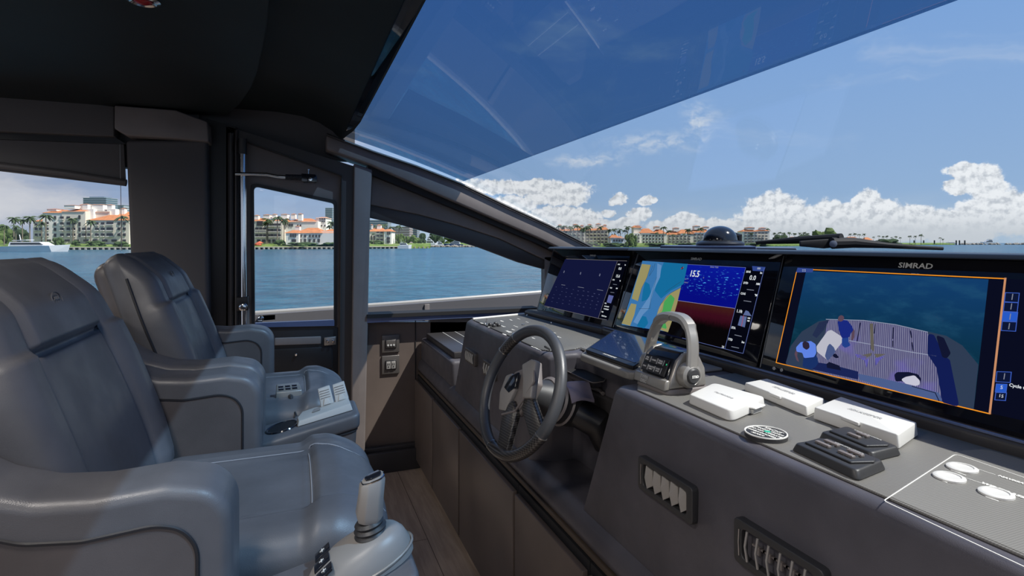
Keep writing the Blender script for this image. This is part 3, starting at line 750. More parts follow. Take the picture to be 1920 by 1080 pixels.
# brow above the displays
bm = nbm(); prism(bm, [(1.225, -1.7, 1.368), (1.235, -1.7, 1.378), (1.30, -1.7, 1.380), (1.30, -1.7, 1.345), (1.262, -1.7, 1.345), (1.258, -1.7, 1.368)], (0, 3.60, 0)); struct('trim_18', bm, 'black', bevel=.003)
bm = nbm(); prism(bm, [(1.224, 1.90, 1.368), (1.234, 1.90, 1.378), (1.30, 1.90, 1.380), (1.30, 1.90, 1.345), (1.262, 1.90, 1.345), (1.258, 1.90, 1.368)], (-.04, .66, 0)); struct('trim_19', bm, 'black', bevel=.003)
bm = nbm(); prism(bm, [(1.13, 2.545, 1.062), (1.225, 2.545, 1.37), (1.30, 2.545, 1.37), (1.30, 2.545, 1.062)], (0, .03, 0)); struct('trim_20', bm, 'black', bevel=.004)
# right (camera) screen
sc = s3
# the camera picture
def water_fn(n, tc, b):
    nz = n.noise(n.v('MULTIPLY', tc, (1, 14, 40)), 1.0, 5, .6); s = n.node('ShaderNodeSeparateXYZ', {0: tc}); g = n.ramp(s.outputs[2], 1.12, 1.36)
    c = n.mix(g, (.004, .045, .075), (.010, .075, .24)); c = n.mix(n.m('MULTIPLY', n.ramp(nz, .45, .75), .35), c, (.03, .16, .30))
    b.inputs['Base Color'].default_value = (0, 0, 0, 1); n.l.new(c, b.inputs['Emission Color']); b.inputs['Emission Strength'].default_value = .62
    return None
M['cam_water'] = fnmat('screen_sea_picture', water_fn, .05, .3)
def teak_fn(n, tc, b):
    s = n.node('ShaderNodeSeparateXYZ', {0: tc}); a = n.m('SINE', n.m('ADD', n.m('MULTIPLY', s.outputs[1], 1500), n.m('MULTIPLY', s.outputs[2], -260)))
    nz = n.noise(n.v('MULTIPLY', tc, (1, 160, 12)), 1.0, 4); big = n.noise(tc, 14, 2)
    c = n.mix(n.ramp(a, -.6, .2), (.05, .05, .16), (.23, .23, .36)); c = n.mix(n.m('MULTIPLY', n.ramp(nz, .4, .7), .5), c, (.12, .11, .22))
    c = n.mix(n.m('MULTIPLY', n.ramp(big, .58, .72), .5), c, (.16, .13, .50))
    b.inputs['Base Color'].default_value = (0, 0, 0, 1); n.l.new(c, b.inputs['Emission Color']); b.inputs['Emission Strength'].default_value = .9
    return None
M['cam_teak'] = fnmat('screen_deck_picture', teak_fn, .05, .3)
# margins and frame
sc.poly('screen_background', [(1495, 503), (1925, 525), (1925, 790), (1856, 775), (1457, 681)], em('screen_margin', (.003, .004, .014)), d3, .0004)
sc.poly('camera_picture', [(1512, 508), (1854, 524), (1826, 769), (1474, 684)], 'cam_water', d3, .0007)
sc.poly('picture_deck_side', [(1474, 680), (1484, 648), (1504, 622), (1535, 603), (1560, 599), (1556, 640), (1530, 690), (1524, 697), (1477, 686)], em('pic_side', (.028, .045, .085)), d3, .0010)
sc.poly('picture_deck_side', [(1740, 622), (1775, 630), (1805, 648), (1835, 684), (1826, 769), (1768, 754), (1757, 700), (1741, 640)], em('pic_side', (.028, .045, .085)), d3, .0010)
sc.poly('picture_deck', [(1553, 600), (1620, 602), (1680, 610), (1740, 624), (1757, 680), (1768, 753), (1690, 736), (1590, 712), (1525, 695), (1534, 660), (1545, 640)], 'cam_teak', d3, .0013)
sc.line('picture_deck_seam', [(1594, 639), (1640, 647), (1700, 659), (1756, 668)], .0014, em('pic_seam', (.30, .33, .45)), d3, .0017)
sc.line('picture_deck_edge', [(1550, 599), (1620, 601), (1680, 609), (1740, 623)], .0014, em('pic_seam', (.30, .33, .45)), d3, .0017)
for a, b in (((1614, 606), (1608, 640)), ((1642, 609), (1640, 625)), ((1676, 615), (1675, 635)), ((1675, 640), (1675, 650)), ((1708, 621), (1710, 633)), ((1711, 643), (1713, 657))):
    sc.line('picture_hatch_slot', [a, b], .0020, em('pic_dark', (.006, .008, .03)), d3, .0017)
sc.poly('picture_bollard_shadow', [(1741, 626), (1752, 628), (1772, 668), (1782, 675), (1800, 764), (1768, 755), (1757, 690), (1740, 664)], em('pic_shadow', (.006, .012, .085)), d3, .0016)
sc.poly('picture_davit', [(1756, 628), (1771, 634), (1784, 663), (1776, 673), (1768, 670), (1762, 650)], em('pic_dark', (.006, .008, .03)), d3, .0019)
sc.poly('picture_locker', [(1524, 629), (1537, 605), (1556, 600), (1545, 620), (1532, 634)], em('pic_locker', (.018, .028, .075)), d3, .0019)
sc.poly('picture_table', [(1532, 650), (1553, 621), (1560, 619), (1580, 632), (1581, 641), (1556, 672), (1552, 675), (1533, 660)], em('pic_table', (.48, .48, .56)), d3, .0020)
sc.poly('picture_table_shadow', [(1548, 668), (1553, 650), (1557, 644), (1565, 652), (1568, 660), (1556, 674), (1552, 676)], em('pic_tshadow', (.06, .09, .22)), d3, .0022)
sc.poly('picture_table_leg', [(1561, 668), (1567, 662), (1575, 671), (1569, 672)], em('pic_dark', (.006, .008, .03)), d3, .0022)
sc.poly('picture_crate', [(1551, 683), (1556, 679), (1575, 686), (1578, 695), (1552, 690)], em('pic_dark', (.006, .008, .03)), d3, .0022)
star = em('pic_star', (.13, .12, .10), .9); star2 = em('pic_star_blue', (.12, .11, .42), .9)
for q in ([(1632, 607), (1638, 607), (1640, 660), (1634, 655)], [(1610, 668), (1636, 662), (1634, 668), (1612, 674)], [(1640, 664), (1662, 664), (1645, 671)]): sc.poly('picture_star_streak', q, star, d3, .0018)
for q in ([(1604, 664), (1626, 668), (1622, 676), (1608, 670)], [(1642, 672), (1660, 668), (1650, 676), (1643, 686)], [(1622, 676), (1630, 672), (1626, 690)]): sc.poly('picture_star_streak', q, star2, d3, .0018)
# person standing by the table in the picture
sc.poly('picture_person_trousers', [(1580, 632), (1593, 632), (1592, 641), (1597, 648), (1586, 653), (1580, 648)], em('pic_denim', (.016, .05, .25)), d3, .0024)
sc.poly('picture_person_shirt', [(1572, 603), (1577, 600), (1590, 601), (1599, 612), (1602, 620), (1597, 625), (1594, 633), (1580, 635), (1574, 618)], em('pic_blue', (.010, .022, .20)), d3, .0026)
sc.poly('picture_person_head', [(1572, 602), (1574, 594), (1579, 591), (1584, 594), (1584, 600), (1579, 604)], em('pic_skin', (.10, .06, .09)), d3, .0028)
sc.poly('picture_person_arm', [(1599, 617), (1604, 619), (1603, 634), (1599, 640), (1597, 636), (1599, 627)], em('pic_skin', (.10, .06, .09)), d3, .0024)
# person bending at the lower left of the picture
sc.poly('picture_person_trousers', [(1508, 669), (1532, 665), (1536, 680), (1531, 688), (1522, 693), (1506, 688)], em('pic_denim2', (.010, .03, .13)), d3, .0024)
sc.poly('picture_person_shirt', [(1494, 652), (1503, 642), (1522, 640), (1531, 646), (1532, 662), (1528, 670), (1509, 672), (1506, 662), (1495, 660)], em('pic_lightblue', (.11, .22, .75)), d3, .0026)
sc.poly('picture_person_head', [(1506, 643), (1511, 640), (1518, 643), (1520, 652), (1514, 657), (1507, 652)], em('pic_hair', (.025, .018, .04)), d3, .0028)
sc.poly('picture_person_arm', [(1494, 656), (1497, 659), (1496, 668), (1500, 680), (1495, 676), (1491, 664)], em('pic_skin', (.10, .06, .09)), d3, .0024)
sc.poly('picture_bag', [(1678, 702), (1684, 698), (1705, 698), (1722, 702), (1728, 710), (1726, 722), (1716, 722), (1690, 715), (1680, 716)], em('pic_dark', (.006, .008, .03)), d3, .0019)
sc.poly('picture_towel', [(1690, 712), (1700, 707), (1716, 704), (1726, 714), (1726, 722), (1718, 724), (1700, 720)], em('pic_towel', (.55, .55, .66)), d3, .0022)
sc.poly('picture_sofa_back', [(1524, 693), (1535, 680), (1560, 684), (1610, 697), (1610, 712)], em('pic_sofa', (.010, .018, .09)), d3, .0020)
sc.poly('picture_rail', [(1610, 701), (1650, 709), (1690, 718), (1762, 737), (1768, 753), (1690, 736), (1612, 712)], em('pic_rail', (.07, .11, .26)), d3, .0018)
sc.line('picture_rail_tube', [(1712, 725), (1755, 737), (1762, 752)], .0014, em('pic_dark', (.006, .008, .03)), d3, .0024)
sc.poly('header_tab', [(1496, 502), (1526, 504), (1524, 511), (1493, 511)], em('tab', (.03, .06, .25)), d3, .0008)
bm = nbm()
for i in range(3):
    for j in range(2):
        p = sc.pt(1505.5 + i*2.6, 506 + j*2.6, .0013); obox(bm, p, sc.xd*.0007, sc.yd*.0007, sc.n*.0002)
obj('menu_dots', bm, white, d3, smooth=0)
sc.line('orange_frame', [(1494, 511), (1456, 680), (1856, 776), (1886, 523), (1526, 506)], .0021, orange, d3, .0015)
sc.line('orange_bar', [(1886, 523), (1857, 775)], .0034, em('orange_soft', (.7, .32, .16), .8), d3, .0019)
sc.text('SIMRAD', 1717, 499, .0165, 'label_white', d3, 'maker_mark', bold=.0003, sx=1.25)
sc.text('XXXXX XXX'.replace('X', '-'), 1717, 513, .006, dimw, d3, 'title_line')
# circle icons low on the bezel
for px, py in ((1452, 691), (1466, 694)):
    c = sc.pt(px, py, .0010); b2 = nbm(); lathe(b2, [(.0034, 0), (.0044, 0), (.0044, .0004), (.0034, .0004), (.0034, 0)], c, sc.n, 18)
    obox(b2, c, sc.xd*(.0068 if px == 1452 else .0034), sc.yd*.0006, sc.n*.0004); obj('bezel_icon', b2, 'label_grey', d3)
# buttons at right
for a, b, c_, d_, on in ((1886, 549, 1912, 566, 0), (1884, 567, 1910, 584, 0), (1881, 585, 1909, 602, 1), (1880, 603, 1907, 620, 0), (1870, 697, 1897, 716, 0), (1869, 720, 1889, 735, 1), (1868, 736, 1888, 750, 0)):
    q = [(a, b), (c_, b + .04*(c_-a)), (c_ - 2, d_ + 1.5), (a - 2, d_)]
    sc.poly('button', q, btn if on else em('btn_dark', (.004, .008, .035)), d3, .0008)
    sc.line('button_outline', q + [q[0]], .0011, blue_l, d3, .0013)
for px, py in ((1899, 557), (1897, 575), (1895, 594), (1893, 612), (1884, 706)):
    sc.line('button_mark', [(px + .8, py - 5), (px - .8, py + 5)], .0013, dimw, d3, .0015)
sc.text('5', 1879, 727, .009, white, d3); sc.text('15', 1878, 743, .008, white, d3)
sc.text('Cycle time(s)', 1893, 722, .008, white, d3, align='LEFT', bold=.0002)

# middle display: chart
sc.poly('screen_background', [(1204, 489), (1436, 501), (1396, 663), (1165, 609)], em('screen_margin', (.003, .004, .014)), d2, .0004)
sc.poly('chart_water', [(1205, 489), (1290, 495), (1252, 622), (1166, 609)], em('chart_mid', (.045, .19, .45), .9), d2, .0007)
sc.poly('chart_deep_water', [(1245, 492), (1290, 495), (1282, 533), (1258, 545), (1240, 560), (1228, 545), (1236, 515)], em('chart_deep', (.008, .16, .36), .9), d2, .0009)
sc.poly('chart_deep_water', [(1210, 528), (1218, 533), (1222, 553), (1214, 562), (1203, 566), (1206, 545)], em('chart_deep', (.008, .16, .36), .9), d2, .0009)
sc.poly('chart_deep_water', [(1203, 592), (1212, 594), (1216, 606), (1208, 616), (1194, 612)], em('chart_deep', (.008, .16, .36), .9), d2, .0009)
sc.poly('chart_shallow_water', [(1233, 494), (1241, 498), (1238, 520), (1226, 545), (1216, 580), (1206, 590), (1196, 608), (1188, 604), (1199, 584), (1218, 556), (1232, 520)], em('chart_shallow', (.12, .28, .55), .9), d2, .0011)
tan = em('chart_land', (.36, .32, .14), .85)
sc.poly('chart_land', [(1204, 495), (1221, 497), (1214, 520), (1204, 540), (1197, 565), (1185, 560), (1193, 530)], tan, d2, .0013)
sc.poly('chart_land', [(1184, 569), (1194, 571), (1190, 590), (1182, 611), (1166, 607)], tan, d2, .0013)
sc.poly('chart_land', [(1277, 540), (1270, 570), (1262, 598), (1253, 623), (1228, 616), (1228, 602), (1235, 588), (1240, 570), (1250, 556), (1258, 550)], tan, d2, .0013)
sc.poly('chart_green_area', [(1258, 552), (1266, 560), (1258, 585), (1248, 605), (1252, 618), (1234, 612), (1232, 600), (1243, 582), (1246, 566)], em('chart_green', (.07, .38, .10), .9), d2, .0015)
sc.poly('chart_land', [(1244, 569), (1240, 580), (1232, 592), (1234, 584), (1238, 574)], em('chart_land2', (.42, .36, .2), .85), d2, .0017)
sc.lines('chart_outline', [[(1221, 497), (1214, 520), (1204, 540), (1197, 565)], [(1278, 539), (1258, 550), (1240, 570), (1228, 602), (1232, 614)], [(1199, 579), (1219, 579), (1222, 556), (1232, 520)], [(1225, 498), (1218, 518), (1226, 506), (1229, 494)], [(1248, 548), (1278, 528)]], .0009, em('chart_ink', (.02, .05, .08)), d2, .0019)
b2 = nbm(); lathe(b2, [(0, 0), (.0050, 0), (.0050, .0003), (0, .0003)], sc.pt(1280, 503, .0019), sc.n, 18); obj('compass_badge', b2, em('badge', (.02, .02, .05)), d2)
sc.line('compass_needle', [(1278, 504.5), (1282.5, 501.5)], .0012, em('needle', (.6, .05, .04)), d2, .0024)
# sonar
def sonar_fn(n, tc, b):
    s = n.node('ShaderNodeSeparateXYZ', {0: tc}); nz = n.noise(n.v('MULTIPLY', tc, (1, 55, 330)), 1.0, 2, .5)
    band = n.m('MULTIPLY', n.ramp(s.outputs[2], 1.225, 1.25), n.ramp(s.outputs[2], 1.325, 1.29)); fl = n.m('MULTIPLY', n.ramp(nz, .62, .70), band)
    c = n.mix(fl, (.003, .010, .32), (.06, .35, .85)); c = n.mix(n.ramp(s.outputs[2], 1.22, 1.34), n.mix(fl, (.002, .004, .22), (.06, .35, .85)), c)
    b.inputs['Base Color'].default_value = (0, 0, 0, 1); n.l.new(c, b.inputs['Emission Color']); b.inputs['Emission Strength'].default_value = .95
M['sonar'] = fnmat('screen_sonar_picture', sonar_fn, .05, .3)
def bottom_fn(n, tc, b):
    s = n.node('ShaderNodeSeparateXYZ', {0: tc}); z = s.outputs[2]; nz = n.noise(n.v('MULTIPLY', tc, (1, 200, 60)), 1.0, 4)
    zz = n.m('ADD', z, n.m('MULTIPLY', nz, .02))
    c = n.mix(n.ramp(zz, 1.15, 1.185), (.002, .0015, .002), (.045, .004, .012)); c = n.mix(n.ramp(zz, 1.185, 1.215), c, (.055, .012, .010)); c = n.mix(n.ramp(zz, 1.217, 1.228), c, (.32, .13, .01))
    b.inputs['Base Color'].default_value = (0, 0, 0, 1); n.l.new(c, b.inputs['Emission Color']); b.inputs['Emission Strength'].default_value = .9
M['seabed'] = fnmat('screen_seabed_picture', bottom_fn, .05, .3)
sc.poly('sonar_picture', [(1290, 496), (1399, 502), (1378, 579), (1270, 564)], 'sonar', d2, .0007)
sc.poly('seabed_picture', [(1270, 564), (1378, 579), (1360, 655), (1252, 626)], 'seabed', d2, .0007)
sc.line('seabed_line', [(1270, 563.5), (1378, 578.5)], .0009, em('sealine', (.5, .45, .5), .8), d2, .0011)
sc.poly('data_column', [(1399, 502), (1434, 503), (1394, 662), (1360, 654)], black_e, d2, .0007)
sc.poly('header_tab', [(1411, 499), (1436, 501), (1433, 509), (1412, 508)], em('tab', (.03, .06, .25)), d2, .0013)
sc.lines('screen_frame', [[(1399, 502), (1360, 654)], [(1434, 503), (1394, 663)], [(1280, 634), (1394, 663)], [(1290, 496), (1399, 502)]], .0010, em('frame_blue', (.16, .22, .55), .8), d2, .0017)
sc.text('15.5', 1303, 514, .030, white, d2, 'depth_reading', bold=.0006, sx=.95); sc.text('ft', 1320, 521, .007, dimw, d2)
sc.text('58.9 °F', 1288, 523.5, .0065, dimw, d2); sc.text('200kHz', 1287, 530, .0065, dimw, d2)
sc.text('Sonar Hub', 1340, 501, .0085, dimw, d2); sc.text('38', 1356, 651, .0105, white, d2)
for st, px, py, sz in (('SOG', 1404, 510, .0085), ('kn', 1428, 512, .008), ('0.0', 1412, 521.5, .020), ('DTD', 1399, 531, .0085), ('NM', 1422, 533, .0085), ('COG', 1394, 551, .0085), ('°M', 1418, 554, .0085), ('1.1ft', 1387, 584, .0125), ('ETA', 1376, 615, .009), ('TTD', 1370, 637, .009), ('hrs', 1394, 642, .008), ('0.05', 1405, 597, .0055), ('NM', 1404, 602, .0055)):
    sc.text(st, px, py, sz, white, d2, bold=.0003)
sc.lines('dashes', [[(1401, 543), (1414, 544.5)], [(1395, 564), (1409, 566)], [(1378, 628), (1391, 631)], [(1372, 650), (1386, 653)]], .0018, dimw, d2)
sc.lines('header_icon', [[(1421, 502.5), (1427, 502.8)], [(1420.6, 504.5), (1426.6, 504.8)]], .0010, white, d2, .0017)
sc.poly('course_gauge', [(1389, 592), (1401, 594), (1397, 614), (1384, 610)], em('gauge', (.10, .14, .30)), d2, .0012)
sc.poly('gauge_cone', [(1399, 582), (1404, 584), (1410, 593), (1394, 591)], em('gauge', (.10, .14, .30)), d2, .0012)
sc.line('gauge_line', [(1395, 592), (1391, 612)], .0012, em('needle2', (.5, .03, .03)), d2, .0016)
sc.text('SIMRAD', 1306, 486, .0125, 'label_white', d2, 'maker_mark', bold=.0002, sx=1.25)
sc.line('screen_gap', [(1196, 477), (1150, 613)], .0030, 'steel', d2, .0003)
sc.line('screen_gap', [(1469.5, 480), (1425.5, 688)], .0028, 'steel', d3, .0003)
# left display
sc = s1
sc.poly('screen_background', [(1060, 486), (1176, 490), (1139, 601), (1020, 573)], em('engine_page', (.006, .008, .040)), d1, .0004)
sc.poly('data_column', [(1158, 490), (1177, 490), (1140, 600), (1123, 596)], black_e, d1, .0008)
sc.lines('screen_frame', [[(1158, 490), (1122, 597)], [(1062, 485.5), (1176, 489.5)], [(1021, 573.5), (1122, 597), (1138, 600)]], .0012, em('frame_dim', (.30, .28, .30), .7), d1, .0012)
for px, py in ((1058, 510), (1089, 513), (1125, 516)): sc.text('0', px, py, .017, em('zero', (.28, .30, .42), .9), d1, 'engine_reading')
sc.lines('gauge_bar', [[(1053, 534), (1060, 535)], [(1084, 538), (1095, 540)], [(1120, 543), (1131, 545)]], .0016, dimw, d1)
bm = nbm()
rr = random.Random(3)
for row in range(5):
    for col_ in range(9):
        px = 1044 + col_ * 10 - row * 2 + rr.uniform(-2, 2); py = 538 + row * 7 + col_ * 1.7 + rr.uniform(-1, 1)
        p = sc.pt(px, py, .0010); obox(bm, p, sc.xd * rr.uniform(.002, .007), sc.yd * rr.uniform(.0006, .0016), sc.n * .0002)
obj('small_print', bm, em('tiny', (.06, .07, .16), .9), d1, smooth=0)
for st, px, py, sz in (('SOG', 1161, 496, .0075), ('kn', 1173, 497, .0075), ('0.0', 1163, 504, .0155), ('15.6', 1159, 518, .0165), ('DTD', 1151, 525, .0070), ('°M', 1163, 527, .0070), ('COG', 1146, 540, .0070), ('NM', 1157, 541, .0070), ('ETA', 1136, 569, .007), ("N 25°46.005'", 1138, 575, .0062), ("W 80°08.608'", 1137, 580, .0062), ('TIME', 1130, 585, .0065), ('12:03:13 pm', 1133, 593, .0072)):
    sc.text(st, px, py, sz, white, d1, bold=.0003)
sc.lines('dashes', [[(1150, 533), (1157, 534)], [(1145, 548), (1152, 549)]], .0016, dimw, d1)
sc.poly('course_gauge', [(1142, 553), (1151, 555), (1146, 569), (1138, 567)], em('gauge_l', (.10, .12, .32)), d1, .0012)
sc.text('SIMRAD', 1112, 479.5, .011, 'label_white', d1, 'maker_mark', bold=.0003, sx=1.25)
bm = nbm()
for px in (1017, 1021): lathe(bm, [(0, 0), (.0035, 0), (.0035, .0004), (0, .0004)], sc.pt(px, 580 + (px-1017)*.2, .0010), sc.n, 12)
obj('bezel_icon', bm, 'label_grey', d1)

# ---------------------------------------------------------------- tablet on its mount
tp = Vector((.81, 1.35, 1.075)); tn = Vector((-.06, 0, 1)).normalized()
def tz(x): return 1.072 + (x - .79) * .075
t = thing('tablet', 'thin dark tablet with a blank reflective screen left of the throttle', 'tablet', (.95, 1.36, 1.07))
q = [(.812, 1.222), (.812, 1.468), (1.085, 1.728), (1.085, 1.455)]
tq = [onZ(1187, 687, 1.08), onZ(1098, 655, 1.08), onZ(1153, 617, 1.10), onZ(1252, 643, 1.10)]
mount = [(p + (p - (tq[0]+tq[2])/2) * .16) for p in tq]
t2 = thing('tablet_mount', 'padded grey wedge carrying the tablet left of the throttle', 'mount', (.95, 1.40, 1.04))
bm = nbm(); prism2(bm, [Vector((p.x, p.y, 1.046)) for p in rloop(mount, .03, 4)], [Vector((p.x, p.y, p.z - .012)) for p in rloop(mount, .03, 4)]); obj('wedge', bm, 'hatch', t2, bevel=.006)
tqn = (tq[1]-tq[0]).cross(tq[3]-tq[0]).normalized(); tqn = tqn if tqn.z > 0 else -tqn
bm = nbm(); prism(bm, [p - tqn * .010 for p in rloop(tq, .006, 3)], tqn * .010); obj('case', bm, 'black', t, bevel=.0015)
def tpt(u, v, off): return (tq[0]*(1-u)*(1-v) + tq[1]*u*(1-v) + tq[2]*u*v + tq[3]*(1-u)*v) + tqn * off
bm = nbm(); prism(bm, [tpt(.03, .10, .0002), tpt(.97, .10, .0002), tpt(.97, .96, .0002), tpt(.03, .96, .0002)], tqn * .0008); M['tab_screen'] = principled('tablet_glass', (.02, .045, .12), .03, spec=.9, coat=1.0); obj('screen', bm, 'tab_screen', t, smooth=0)
td = (tq[0]-tq[1]).normalized(); tu = tqn.cross(td)
obj('maker_mark', text_bm('raymarine'.upper(), .010, tpt(.5, .05, .0004), td, tu, bold=.0003, sx=1.2), 'label_grey', t, smooth=0)

# ---------------------------------------------------------------- steering wheel
wc = Vector((.607, 1.500, .971)); WR = .181; tilt = .391; wy = -.161
e1 = Vector((math.sin(wy), math.cos(wy), 0)); e2 = Vector((math.sin(tilt)*math.cos(wy), -math.sin(tilt)*math.sin(wy), math.cos(tilt)))
wn = e1.cross(e2)
if wn.x > 0: wn = -wn     # towards the helmsman
def wp(r, deg, h=0):
    """deg clockwise from top as the helmsman sees it (right = starboard)"""
    a = R(deg); return wc + r * (math.cos(a) * e2 - math.sin(a) * e1) + wn * h
sw = thing('steering_wheel', 'black leather and carbon sports steering wheel at the helm', 'steering wheel', wc)
def arc(r, d0, d1, n=40, h=0): return [wp(r, d0 + (d1-d0)*i/n, h) for i in range(n+1)]
M['wheel_leather'] = fnmat('wheel_leather', leather_fn((.052, .055, .062)), spec=.7)
bm = nbm(); tube(bm, arc(WR, -38, 118), .0165, 16); obj('rim', bm, 'wheel_leather', sw)
bm = nbm(); tube(bm, arc(WR, 195, 300), .0165, 16); obj('rim', bm, 'wheel_leather', sw)
bm = nbm(); tube(bm, arc(WR, 118, 195), .0170, 16); obj('rim_inlay', bm, 'carbon', sw, label='carbon weave section of the rim')
bm = nbm(); tube(bm, arc(WR, 300, 322), .0170, 16); obj('rim_inlay', bm, 'carbon', sw, label='carbon weave section of the rim')
for d in (118, 195, 300, 322):
    bm = nbm(); tube(bm, arc(WR, d-.5, d+.5, 2), .0178, 16); obj('rim_ring', bm, 'steel', sw)
def slab(pts, h0, h1, mat, name, bev=.005, par=None):
    bm = nbm(); P = [wp(r, d, h0) for r, d in pts]; prism(bm, P, wn * (h1 - h0)); return obj(name, bm, mat, par or sw, bevel=bev, seg=3)
slab([(.070, -25), (.098, 12), (.070, 60), (.055, 110), (.070, 165), (.085, 205), (.080, 255), (.085, 300)], -.030, -.008, 'trim', 'hub')
slab([(.074, -16), (.096, 10), (.105, 24), (.078, 95), (.040, 115), (.032, 20)], -.010, .012, 'grey_plastic', 'centre_cover', .006)
slab([(.098, 252), (.094, 285), (.074, 300), (.020, 260), (.078, 205), (.102, 222)], -.010, .006, 'grey_plastic', 'left_cover', .004)
slab([(.072, 292), (.055, 330), (.018, 280), (.048, 246), (.078, 262)], .0, .008, 'dark_gloss', 'horn_pad', .003)
slab([(.035, 95), (.070, 92), (.170, 112), (.174, 130), (.060, 140)], -.016, .004, 'carbon', 'spoke', .005)
slab([(.035, 205), (.080, 220), (.172, 186), (.174, 168), (.060, 160)], -.016, .004, 'carbon', 'spoke', .005)
bm = nbm(); tube(bm, [wp(.098, 16, .006), wp(.080, 60, .010), wp(.045, 118, .008), wp(.06, 165, .004), wp(.095, 208, .003)], .0035, 8); obj('cover_trim', bm, 'trim', sw)
bm = nbm(); lathe(bm, [(.040, 0), (.045, -.03), (.052, -.06), (.060, -.09), (.062, -.14), (.058, -.19), (.05, -.21)], wc - wn * .02, wn, 28); obj('column', bm, 'rubber', sw)
for k in range(3):
    bm = nbm(); lathe(bm, [(.058, 0), (.067, -.008), (.058, -.016)], wc - wn * (.09 + .03 * k), wn, 28); obj('column_collar', bm, 'trim', sw)
# bracket carrying the column into the recess
bm = nbm(); tube(bm, [wc - wn * .18, V(.84, 1.46, .86), V(.875, 1.46, .80)], .045, 14); obj('column_bracket', bm, 'black', sw)
# cloth hung over the column
t = thing('cloth', 'small lilac grey cloth draped over the steering column', 'cloth', V(.74, 1.39, .96))
def cloth(u, v):
    c0 = onZ(1080, 726, .965); x = c0.x - .035 + .075*v; y = c0.y - .04 + .085*u; z = .975 - .012*(2*u-1)**2 - .02*max(0, .4-u)*2 + .006*math.sin(9*u+4*v) - .03*max(0, .3-u)
    return V(x, y, z)
bm = nbm(); n = 14; g = [[bm.verts.new(cloth(i/n, j/n)) for j in range(n+1)] for i in range(n+1)]; g2 = [[bm.verts.new(cloth(i/n, j/n) - V(0, 0, .008)) for j in range(n+1)] for i in range(n+1)]
for i in range(n):
    for j in range(n): bm.faces.new((g[i][j], g[i+1][j], g[i+1][j+1], g[i][j+1])); bm.faces.new((g2[i][j], g2[i][j+1], g2[i+1][j+1], g2[i+1][j]))
for i in range(n):
    bm.faces.new((g[i][0], g2[i][0], g2[i+1][0], g[i+1][0])); bm.faces.new((g[i][n], g[i+1][n], g2[i+1][n], g2[i][n])); bm.faces.new((g[0][i], g[0][i+1], g2[0][i+1], g2[0][i])); bm.faces.new((g[n][i], g2[n][i], g2[n][i+1], g[n][i+1]))
obj('fabric', bm, 'cloth', t)

# ---------------------------------------------------------------- throttle
SZ = DZ + .004
th = thing('engine_throttle', 'silver and black twin lever engine throttle on the console', 'throttle', V(.85, 1.13, SZ))
TC = V(.862, 1.142, SZ)
def rot(x, y, z, a=R(1)): return TC + V(x*math.cos(a) - y*math.sin(a), x*math.sin(a) + y*math.cos(a), z)
bm = nbm(); pts = rloop([rot(-.062, -.068, 0), rot(-.062, .068, 0), rot(.068, .072, 0), rot(.068, -.072, 0)], .03, 6); prism2(bm, pts, [p*1 + V(0, 0, .012) + (TC - p) * .03 for p in pts]); obj('base', bm, 'trim', th, bevel=.002)
# body: side profile extruded across, domed
def body_prof(s): return [(-.058*s, .012), (-.050*s, .035), (-.030*s, .078), (-.010*s, .093), (.015*s, .098), (.040*s, .085), (.058*s, .055), (.062*s, .012)]
for (y0, y1, mat, nm, s) in ((-.050, .050, 'dark_gloss', 'body', 1.0), (.050, .064, 'silver', 'side_shell', .93), (-.064, -.050, 'silver', 'side_shell', .93)):
    bm = nbm(); prism(bm, [rot(x, y0, z) for x, z in body_prof(s)], rot(0, y1, 0) - rot(0, y0, 0)); obj(nm, bm, mat, th, bevel=.006)
bm = nbm(); prism(bm, [rot(-.066, -.062, .010), rot(-.060, -.062, .034), rot(-.048, -.062, .034), rot(-.048, -.062, .010)], rot(0, .062, 0) - rot(0, -.062, 0)); obj('front_apron', bm, 'silver', th, bevel=.004)
# key pad on the sloping face towards the seats
k0 = rot(-.0505, 0, .037); k1 = rot(-.032, 0, .0755); ku = (k1 - k0).normalized(); kr = (rot(0, -1, 0) - rot(0, 0, 0)).normalized(); kn = kr.cross(ku); kn = kn if kn.x < 0 else -kn
bm = nbm(); obox(bm, (k0+k1)/2 + kn*.003, kr*.045, ku*.021, kn*.0025); kp = obj('key_panel', bm, 'black', th, bevel=.001)
for r_ in range(2):
    for c_ in range(3):
        p = k0 + ku * (.011 + r_*.020) + kr * (.026 * (1 - c_) * -1 - .006) + kn * .0062
        bm = nbm(); obox(bm, p, kr*.0112, ku*.0078, kn*.0014); kk = obj('key', bm, 'rubber', th, bevel=.0008)
        st = [['ENG\nSYNC', 'CRUISE', 'TROLL\nMODE'], ['SYNC', 'THROTTLE\nONLY', 'START\nSTOP']][1-r_][c_]
        obj('key_print', text_bm(st, .0052, p + kn*.0016, kr, ku, bold=.0001), 'label_white', kk, smooth=0)
        for sd_ in (-1, 1):
            bm = nbm(); obox(bm, p + kr*.0117*sd_ + kn*.001, kr*.0004, ku*.007, kn*.0008); obj('key_edge', bm, 'label_grey', kk)
p = k0 + ku*.030 + kr*.041 + kn*.0058; bm = nbm(); obox(bm, p, kr*.0012, ku*.002, kn*.0004); obj('indicator', bm, 'green_led', th)
obj('maker_mark', text_bm('TWIN\nDISC', .011, rot(-.0648, .018, .022), kr, (V(.2, 0, 1)).normalized(), bold=.0003), 'light_grey', th, smooth=0)
